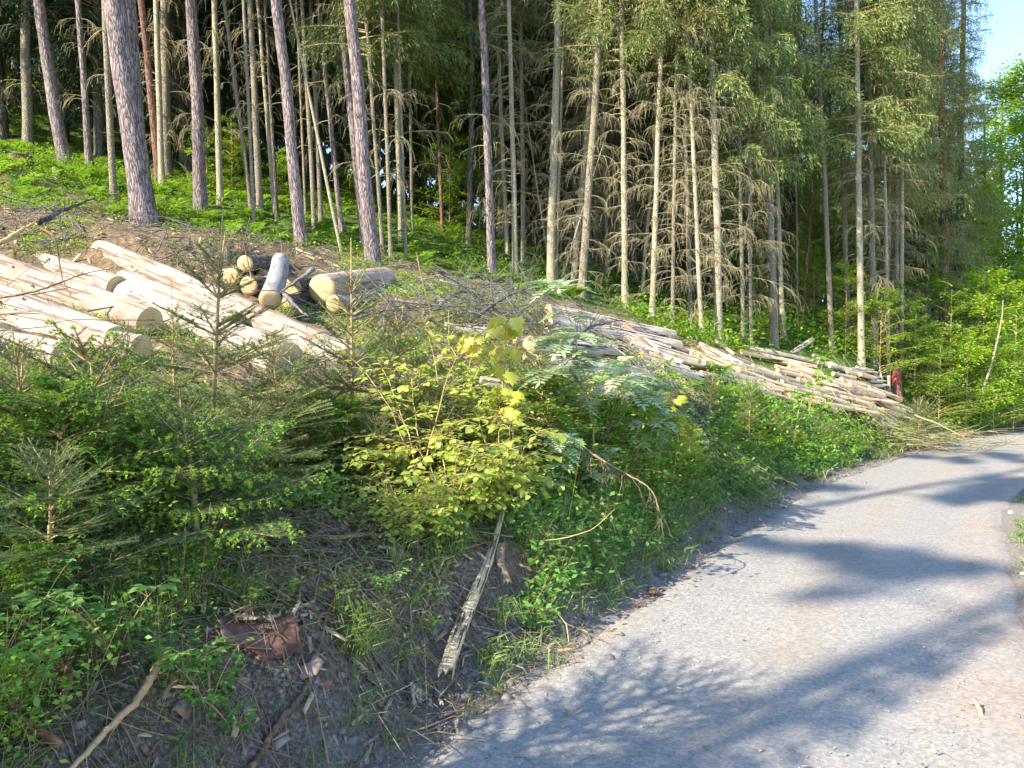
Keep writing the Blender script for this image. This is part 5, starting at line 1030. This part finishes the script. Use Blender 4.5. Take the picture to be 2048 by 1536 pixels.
# ------------------------------------------------------------ ground cover (nobody could count it)
def norm_at(x,y):
    e=.04; return unit(np.stack([-(H(x+e,y)-H(x-e,y))/(2*e),-(H(x,y+e)-H(x,y-e))/(2*e),np.ones(len(x))],1))
KEEP=[((1008,1012),(888,1368),.10),((998,1085),(1012,1172),.10),((445,1262),(596,1262),.16),((1038,1254),(920,1310),.04),((600,1345),(640,1325),.1),((325,1311),(140,1540),.05),((640,1290),(500,1540),.05)]
KEEP=[(hit(*a)[:2],hit(*b)[:2],w_) for a,b,w_ in KEEP]
def keepout(x,y):
    m=np.ones(len(x),bool)
    for a,b,w_ in KEEP:
        d=b-a; t=np.clip(((x-a[0])*d[0]+(y-a[1])*d[1])/(d@d),-.0,1.0); cx=a[0]+t*d[0]; cy=a[1]+t*d[1]
        # clear also the strip just in front of the piece, towards the road
        m&=~(np.minimum(np.hypot(x-cx,y-cy),np.hypot(x-cx,y-cy+w_))<w_)
    return m
PR=[]
for q in (list(PILE)): 
    for t in(.2,.5,.8):
        h=hit(*z(q[0]+(q[2]-q[0])*t,q[1]+(q[3]-q[1])*t)); PR.append(h[:2])
for a,b in [((1095,640),(1350,690)),((1180,690),(1380,740)),((1060,730),(1240,745)),((-60,560),(300,640)),((200,520),(640,690)),((150,560),(570,720)),((-80,650),(270,700)),((450,560),(700,600)),((1250,660),(1400,800))]:
    for t in np.linspace(0,1,9): PR.append(hit(a[0]+(b[0]-a[0])*t,a[1]+(b[1]-a[1])*t)[:2])
PR=np.array(PR)
def offpile(x,y,d=.34):
    o=np.empty(len(x))
    for i in range(0,len(x),20000): o[i:i+20000]=np.hypot(x[i:i+20000,None]-PR[:,0],y[i:i+20000,None]-PR[:,1]).min(1)
    return o>d
def scatter(n,seed,f,ymin=1.3,ymax=30,umin=-.78,umax=.74,pw=1.6,wood=0):
    """random ground points, denser near the viewer; f(x,y,s) gives the chance to keep each"""
    r=np.random.default_rng(seed); y=ymin+(ymax-ymin)*r.uniform(0,1,n)**pw; x=r.uniform(umin,umax,n)*(y+1.0)
    z_,s=H(x,y,True); k=(r.uniform(0,1,n)<f(x,y,s))&(keepout(x,y)|(wood==1)); k&=(offpile(x,y) if wood==0 else True); return x[k],y[k],z_[k],s[k],r
treeline=lambda x,y:y-(12.6+.17*np.maximum(x,0)+.10*np.minimum(x,0))
# grass
x,y,z_,s,r=scatter(60000,201,lambda x,y,s:np.where(s>0,(.95*np.exp(-((s-.52)/.24)**2)*np.where(y>4.3,1.3,.6)+.08*(s<2.2)*(s>.4)+.04)*sstep(.36,.55,fbm(x*1.4,y*1.4,3,51))*(1-.85*np.exp(-((x+1.0)/.7)**4-((y-3.7)/.8)**4)),np.where(s<-ROADW,.5*sstep(.4,.6,fbm(x*2,y*2,3,52)),0)),pw=1.5,ymax=20)
mb=MB(); nb=9; idx=np.repeat(np.arange(len(x)),nb); n=len(idx); B=np.stack([x[idx],y[idx],z_[idx]-.01],1)+r.normal(0,.02,(n,3))*[1,1,0]
nrm=norm_at(x,y)[idx]; D=unit(nrm*.35+r.normal(0,.38,(n,3))+[0,0,.9]); L=(r.uniform(.08,.24,n)*(1+.0*n))[:,None]*np.where(s[idx]<0,.45,1)[:,None]; wd=.0018*(1+B[:,1:2]*.16)
sv=unit(np.cross(D,rdir(n,r))); out=unit(D*[1,1,0]+nrm*[.9,.9,0]+1e-3)
p0=B;p1=B+D*L*.55;p2=p1+unit(D*.5+out*.7-[0,0,.1])*L*.35;p3=p2+unit(out-np.array([0,0,.9]))*L*.28
V=np.stack([p0-sv*wd,p0+sv*wd,p1-sv*wd,p1+sv*wd,p2-sv*wd*.7,p2+sv*wd*.7,p3],1).reshape(-1,3); b=np.arange(n)[:,None]*7
b0=mb.n; mb.v.append(V); mb.n+=len(V); mb.f+= [np.concatenate([b+[[0,1,3,2]],b+[[2,3,5,4]]]),b+np.array([[4,5,6]])]; mb.mi+=[np.zeros(2*n),np.zeros(n)]
tag(link('grass',mb.mesh('grass',M['grass'])),'grass hanging over the bank and along the verge','grass',kind='stuff')
# low leafy cover: bilberry
def blades(name,n,seed,f,nb,Lr,wd0,label,ymin,ymax,pw=1.,droop=1.):
    x,y,z_,s,r=scatter(n,seed,f,pw=pw,ymin=ymin,ymax=ymax); mb=MB(); idx=np.repeat(np.arange(len(x)),nb); n=len(idx); B=np.stack([x[idx],y[idx],z_[idx]-.01],1)+r.normal(0,.018,(n,3))*[1,1,0]
    nrm=norm_at(x,y)[idx]; out=unit(nrm*[1,1,0]+r.normal(0,.35,(n,3))*[1,1,0]+1e-3); D=unit(nrm*.5+r.normal(0,.3,(n,3))+[0,0,.8]); L=r.uniform(*Lr,n)[:,None]; wd=wd0*(1+B[:,1:2]*.14); sv=unit(np.cross(D,rdir(n,r)))
    p0=B;p1=B+D*L*.4;p2=p1+unit(D*.3+out*.9+[0,0,.1])*L*.3;p3=p2+unit(out*.6-np.array([0,0,droop]))*L*.45
    V=np.stack([p0-sv*wd,p0+sv*wd,p1-sv*wd,p1+sv*wd,p2-sv*wd*.7,p2+sv*wd*.7,p3],1).reshape(-1,3); b=np.arange(n)[:,None]*7
    b0=mb.n; mb.v.append(V); mb.n+=len(V); mb.f+= [np.concatenate([b+[[0,1,3,2]],b+[[2,3,5,4]]])+b0,b+np.array([[4,5,6]])+b0]; mb.mi+=[np.zeros(2*n),np.zeros(n)]
    print(name,len(x)); tag(link(name,mb.mesh(name,M['grass'])),label,'grass',kind='stuff')
blades('hanging_grass',9000,203,lambda x,y,s:np.exp(-((s-.47)/.16)**2)*(x>-.3)*sstep(.34,.5,fbm(x*1.6,y*1.6,3,53)),16,(.14,.34),.0017,'long grass hanging over the lip of the earth cut',3.2,12,1.1,1.3)
_g=hit(170,1190); _g2=hit(710,1330)
blades('grass_tufts',4200,204,lambda x,y,s:np.exp(-((x-_g[0])/.28)**2-((y-_g[1])/.25)**2)+.35*(s>.3)*(s<1.6)*(x<-.6)*(y<3.2)*sstep(.5,.58,fbm(x*2.2,y*2.2,3,55))+.8*np.exp(-((x-_g2[0])/.13)**2-((y-_g2[1]-.1)/.13)**2),16,(.15,.34),.0013,'dense fine grass tufts on the near bank',2,4.5,1.,.5)
def cover(name,n,seed,f,mat,lf,hgt,per,label,cat,pw=1.6,ymax=28,grow=.07,tm=LEAF,ymin=1.3,rad=.05):
    x,y,z_,s,r=scatter(n,seed,f,pw=pw,ymax=ymax,ymin=ymin); mb=MB(); k=1+y*grow; P0=np.stack([x,y,z_],1); nr=norm_at(x,y)
    tp=P0+unit(nr*.5+[0,0,.7]+r.normal(0,.25,(len(x),3)))*(hgt*r.uniform(.4,1.2,len(x))*np.sqrt(k))[:,None]
    m=y<7; strips(mb,P0[m],tp[m],.0012,1,r)
    idx=np.repeat(np.arange(len(x)),per); t=r.uniform(.25,1,len(idx))[:,None]; kk=k[idx][:,None]; P=P0[idx]*(1-t)+tp[idx]*t+r.normal(0,rad,(len(idx),3))*[1,1,.35]*kk*(.4+t*.7)
    X=unit(r.normal(0,1,(len(idx),3))*[1,1,.45]); inst(mb,*tm,P,X,np.cross([0,0,1.],X)+r.normal(0,.35,X.shape),lf*k[idx]*r.uniform(.6,1.3,len(idx)))
    print(name,len(x),len(idx))
    return tag(link(name,mb.mesh(name,[mat,M['twig']])),label,cat,kind='stuff')
cover('bilberry_carpet',52000,211,lambda x,y,s:(s>.35)*(s<3.6)*(y<15)*(x<6.5)*(.15+.85*sstep(.42,.6,fbm(x*1.1+3,y*1.1,3,61)))*(1-.93*np.exp(-((x+1.0)/.75)**4-((y-3.75)/.85)**4)),M['bilb'],.021,.13,9,'low bright green bilberry and seedlings on the bank','ground cover',ymax=15)
cover('herb_layer',30000,212,lambda x,y,s:(s>.25)*(s<2.4)*(y>4)*(x<6.2)*(.2+.8*sstep(.4,.6,fbm(x*.9+9,y*.9,3,62))),M['rasp'],.045,.22,6,'mixed green herbs on the bank along the road','ground cover',ymax=20,ymin=4,grow=.03)
cover('wood_undergrowth',44000,213,lambda x,y,s:(s>2.)*sstep(-1.2,.5,treeline(x,y))*(.06+.94*sstep(.43,.55,fbm(x*.7,y*.7,3,63))),M['bilb'],.034,.16,7,'bright green bilberry carpet below the trees','ground cover',ymax=34,ymin=9,grow=.035,pw=1.3)
cover('slope_moss_plants',52000,214,lambda x,y,s:(s>3)*(y>6)*(treeline(x,y)<0)*sstep(.40,.58,fbm(x*.8,y*.8,3,64)),M['bilb'],.025,.08,7,'patches of low green plants on the slash covered slope','ground cover',ymax=14,ymin=6,grow=.03,pw=1)
cover('far_bank_plants',9000,215,lambda x,y,s:(s>.2)*(s<4)*(y>13)*1.,M['beech'],.07,.45,7,'green undergrowth beside the bend of the road','ground cover',ymax=26,ymin=13,grow=.02,pw=1,rad=.12)
cover('verge_herbs',5000,216,lambda x,y,s:(s<-ROADW-.1)*(s>-ROADW-3)*sstep(.42,.6,fbm(x*1.5,y*1.5,3,65)),M['fern'],.03,.07,7,'short green herbs on the right-hand verge','ground cover',ymax=16,ymin=3,grow=.03,pw=1)
cover('bank_undergrowth',9000,217,lambda x,y,s:(s>.4)*(s<1.9)*(y>4.3)*(x>.2)*(x<6.3)*(.35+.65*sstep(.4,.55,fbm(x*1.0+4,y*1.0,3,66))),M['beech'],.036,.75,26,'dense leafy growth forming a hedge along the road','ground cover',ymax=14,ymin=4.3,grow=.02,pw=1.1,rad=.10)
cover('near_undergrowth',6500,218,lambda x,y,s:(s>.5)*(s<3.4)*(x<np.where(y<3,-1.15,-1.5))*(sstep(.42,.55,fbm(x*1.2+4,y*1.2,3,67))),M['bilb'],.026,.34,30,'bushy light green growth at the lower left','ground cover',ymax=4.4,ymin=1.7,grow=.02,pw=1.1,rad=.09)
# ferns
def ferns(name,n,seed,f,Lf,label,ymin,ymax,pw=1.):
    x,y,z_,s,r=scatter(n,seed,f,pw=pw,ymin=ymin,ymax=ymax); mb=MB(); fr=6; idx=np.repeat(np.arange(len(x)),fr); n=len(idx); az=r.uniform(0,6.283,n); L=Lf*r.uniform(.6,1.2,n); m=9
    t=np.linspace(.12,1,m); el=1.25-1.6*t; dx=np.cumsum(np.cos(el)/m); dz=np.cumsum(np.sin(el)/m)
    C=np.stack([x[idx,None]+np.cos(az)[:,None]*dx*L[:,None],y[idx,None]+np.sin(az)[:,None]*dx*L[:,None],z_[idx,None]+dz*L[:,None]],-1)
    sv=np.stack([-np.sin(az),np.cos(az),az*0],1)[:,None]; T=np.stack([np.cos(az)[:,None]*np.cos(el),np.sin(az)[:,None]*np.cos(el),np.sin(el)[None].repeat(n,0)],-1)
    sz=np.sin(np.clip(t*.9+.15,0,1)*math.pi)[None]*L[:,None]*.34
    for sg in(-1,1):
        X=(sv*sg+T*.45).reshape(-1,3); inst(mb,[(0,.0,0),(.3,.14,0),(1,0,-.08),(.3,-.14,0)],[[[0,1,2,3]]],C.reshape(-1,3),X,T.reshape(-1,3),sz.ravel())
    print(name,len(x)); tag(link(name,mb.mesh(name,M['fern'])),label,'ferns',kind='stuff')
ferns('fern_patch',2600,221,lambda x,y,s:(s>2.5)*sstep(-.8,.6,treeline(x,y))*(.3+.7*sstep(.42,.6,fbm(x*.4,y*.4,3,71))),.42,'bright ferns under the trees at the top of the slope',10,28,1.2)
ferns('bank_ferns',900,222,lambda x,y,s:(s>.4)*(s<2.6)*1.,.42,'ferns on the bank above the road',5.2,13)
# ---- twig litter, chips, clods
def sticks(name,n,seed,f,mat,Lr,wr,label,cat,ymin=1.3,ymax=16,pw=1.3,lift=.03,updown=None,rise=.12,wk=.06):
    x,y,z_,s,r=scatter(n,seed,f,pw=pw,ymin=ymin,ymax=ymax,wood=1); a=r.uniform(0,6.283,len(x)) if updown is None else r.normal(updown,.5,len(x)); L=r.uniform(*Lr,len(x)); x2=x+np.cos(a)*L; y2=y+np.sin(a)*L; z2,s2=H(x2,y2,True)
    A=np.stack([x,y,z_+r.uniform(0,lift,len(x))],1); B=np.stack([x2,y2,z2+r.uniform(0,lift,len(x))+np.abs(r.normal(0,rise,len(x)))*L],1); mid=(A+B)/2+rdir(len(x),r)*(L*.07)[:,None]+[0,0,.01]; w_=r.uniform(*wr,len(x))*(1+y*wk)
    mb=MB(); strips(mb,A,mid,w_,0,r); strips(mb,mid,B,w_*.7,0,r); print(name,len(x)); tag(link(name,mb.mesh(name,mat)),label,cat,kind='stuff')
slash=lambda x,y,s:(s>1.2)*(1-sstep(-.6,.6,treeline(x,y)))*(.35+.65*sstep(.4,.55,fbm(x*.6,y*.6,3,81)))
sticks('twig_litter',13000,231,lambda x,y,s:slash(x,y,s)*(offpile(x,y,.3)|(np.sin(x*91)>.6)),M['litter'],(.08,.55),(.0018,.005),'dry twigs and slash covering the cut slope','twigs',ymin=3,ymax=15,pw=.9,lift=.07)
sticks('dark_twig_litter',4500,232,lambda x,y,s:slash(x,y,s)*offpile(x,y,.35),M['graybranch'],(.15,.9),(.003,.008),'grey brushwood scattered over the slope','twigs',ymin=5,ymax=15,pw=.9,lift=.12,rise=.2)
sticks('brushwood_heap',1800,233,lambda x,y,s:np.exp(-((x+.75)/1.3)**2-((y-8.9)/.75)**2)*1.,M['graybranch'],(.3,1.5),(.004,.010),'tangled heap of thin grey branches','brushwood',ymin=7.5,ymax=11,pw=1,lift=.45,rise=.25,wk=.02)
sticks('dry_brush_by_road',7000,234,lambda x,y,s:np.exp(-((x-7.6)/1.1)**2-((y-14.1)/1.0)**2)*1.,M['dead'],(.3,1.3),(.003,.007),'heap of dry light branches sliding towards the road','brushwood',ymin=11,ymax=17,pw=1,lift=.35,updown=-.9,rise=.15,wk=.02)
sticks('shredded_bark_strips',9000,235,lambda x,y,s:np.exp(-((x-1.85-(9.2-y)*.25)/.33)**2-((y-9.0)/1.1)**2)*1.,M['logpink'],(.3,1.0),(.002,.006),'pile of shredded bark strips below the middle logs','bark strips',ymin=7,ymax=11.5,pw=1,lift=.28,updown=-.95,rise=.1,wk=.02)
sticks('near_twigs',16000,236,lambda x,y,s:(s>.02)*(s<2.6)*np.where((y<6),1,.5),M['litter'],(.03,.30),(.0010,.0032),'small dry twigs and needles on the near bank','twigs',ymin=1.5,ymax=14,pw=1.6,lift=.03)
sticks('long_bark_strips',9000,239,lambda x,y,s:np.exp(-((x+.95)/.75)**2-((y-3.7)/1.0)**2)*(s>.05)+.06*(s>.05)*(s<1.5),M['litter'],(.08,.45),(.0015,.0045),'tangled strips of bark and dry sticks on the near bank','bark strips',ymin=1.8,ymax=7,pw=1.1,lift=.05,rise=.12)
sticks('bank_foot_litter',16000,237,lambda x,y,s:np.exp(-((s-.02)/.22)**2),M['litter'],(.02,.16),(.0008,.0022),'needles and bits along the foot of the bank','litter',ymin=1.5,ymax=18,pw=1.3,lift=.015)
sticks('road_needles',26000,238,lambda x,y,s:np.where((s<-.05)&(s>-ROADW-.6),.10+.9*np.exp(-((s+1.0)/.3)**2)*.8+.8*sstep(ROADW-.6,ROADW,-s),0),M['barkchip'],(.008,.05),(.0007,.0016),'needles and bark bits scattered on the road','litter',ymin=1.9,ymax=14,pw=1.4,lift=.004,rise=.03)
def flakes(name,n,seed,f,mat,sz,label,cat,ymin=1.5,ymax=10,pw=1.4,asp=.3,dz=.008,th=.12,up=.35):
    x,y,z_,s,r=scatter(n,seed,f,pw=pw,ymin=ymin,ymax=ymax,wood=1); mb=MB(); P=np.stack([x,y,z_+dz+np.where((s<0)&(s>-ROADW),.022,0)],1); nr=norm_at(x,y); X=unit(np.cross(nr,rdir(len(x),r))+nr*r.normal(0,up*.5,(len(x),1))); Y_=np.cross(nr,X)+r.normal(0,up,X.shape)
    tv=[(0,-asp*.5,0),(.95,-asp*.4,0),(1.1,asp*.3,.02),(.05,asp*.5,.03)]; tv=tv+[(a,b,c-th) for a,b,c in tv]
    inst(mb,tv,[[[0,1,2,3],[7,6,5,4],[0,4,5,1],[1,5,6,2],[2,6,7,3],[3,7,4,0]]],P,X,Y_,r.uniform(*sz,len(x))**1.0)
    print(name,len(x)); tag(link(name,mb.mesh(name,mat)),label,cat,kind='stuff')
chipzone=lambda x,y,s:np.where(s>.05,.95*np.exp(-((x+.95)/.75)**2-((y-3.7)/1.0)**2)+.07*(s<1.6),0)
flakes('wood_chips',9000,241,chipzone,M['chips'],(.012,.12),'pale wood chips and splinters on the bank','wood chips',asp=.18,th=.04,pw=1.1,ymax=7)
flakes('bark_flakes',7000,242,chipzone,M['barkchip'],(.015,.07),'brown flakes of bark on the bank','bark',asp=.6,th=.06,pw=1.1,ymax=7)
flakes('road_chips',900,243,lambda x,y,s:np.where((s<-.1)&(s>-ROADW-1),.35+.6*np.exp(-((s+1.0)/.3)**2)+.6*(s<-ROADW+.6),0),M['chips'],(.006,.03),'wood chips scattered on the road','wood chips',asp=.3,th=.1,ymin=1.9,ymax=12,dz=.002,up=.1)
flakes('slope_chips',3500,244,slash,M['chips'],(.03,.16),'pale chips and bark among the slash','wood chips',asp=.3,th=.05,ymin=5,ymax=14,pw=.9)
# clods of soil and small stones
def blobs(name,n,seed,f,mat,sz,label,cat,ymin=1.5,ymax=12,pw=1.3,dz=0):
    x,y,z_,s,r=scatter(n,seed,f,pw=pw,ymin=ymin,ymax=ymax,wood=1); mb=MB(); p=(1+5**.5)/2
    ic=unit(np.array([(-1,p,0),(1,p,0),(-1,-p,0),(1,-p,0),(0,-1,p),(0,1,p),(0,-1,-p),(0,1,-p),(p,0,-1),(p,0,1),(-p,0,-1),(-p,0,1)],float)); fa=np.array([(0,11,5),(0,5,1),(0,1,7),(0,7,10),(0,10,11),(1,5,9),(5,11,4),(11,10,2),(10,7,6),(7,1,8),(3,9,4),(3,4,2),(3,2,6),(3,6,8),(3,8,9),(4,9,5),(2,4,11),(6,2,10),(8,6,7),(9,8,1)])
    S_=sz[0]+(sz[1]-sz[0])*r.uniform(0,1,len(x))**2.5; n=len(x); A=r.uniform(.6,1.3,(n,1,3))*[1,1,.7]; V=ic[None]*A*r.uniform(.75,1.25,(n,12,1)); an=r.uniform(0,6.28,n); c,s_=np.cos(an)[:,None],np.sin(an)[:,None]
    V=np.stack([V[...,0]*c-V[...,1]*s_,V[...,0]*s_+V[...,1]*c,V[...,2]],-1)*S_[:,None,None]+np.stack([x,y,z_+S_*.15+dz],1)[:,None]
    mb.add(V.reshape(-1,3),(np.arange(n)[:,None,None]*12+fa[None]).reshape(-1,3)); print(name,n); tag(link(name,mb.mesh(name,mat,False)),label,cat,kind='stuff')
M['soil']=woodmat('dry_soil',[(.3,(.12,.10,.095)),(.7,(.27,.245,.235))],sc=(40,40,40),bs=.8,isl=(.20,.18,.17))
M['stone']=woodmat('road_grit',[(.3,(.22,.22,.23)),(.7,(.42,.42,.43))],sc=(30,30,30),bs=.3,isl=(.50,.49,.48))
blobs('soil_clods',20000,251,lambda x,y,s:np.exp(-((s-.04)/.22)**2),M['soil'],(.004,.035),'crumbly clods of soil along the foot of the bank','soil',ymax=14)
blobs('road_grit',14000,252,lambda x,y,s:np.where((s<.05)&(s>-ROADW-.5),.45+.5*(s>-.5),0),M['stone'],(.0022,.0065),'loose grit on the road','gravel',ymin=1.9,ymax=9,dz=.014,pw=1.5)
blobs('verge_stones',1500,253,lambda x,y,s:np.where(s<-ROADW,.8*(s>-ROADW-1.5),0),M['stone'],(.006,.04),'stones on the right-hand verge','gravel',ymin=3,ymax=18)
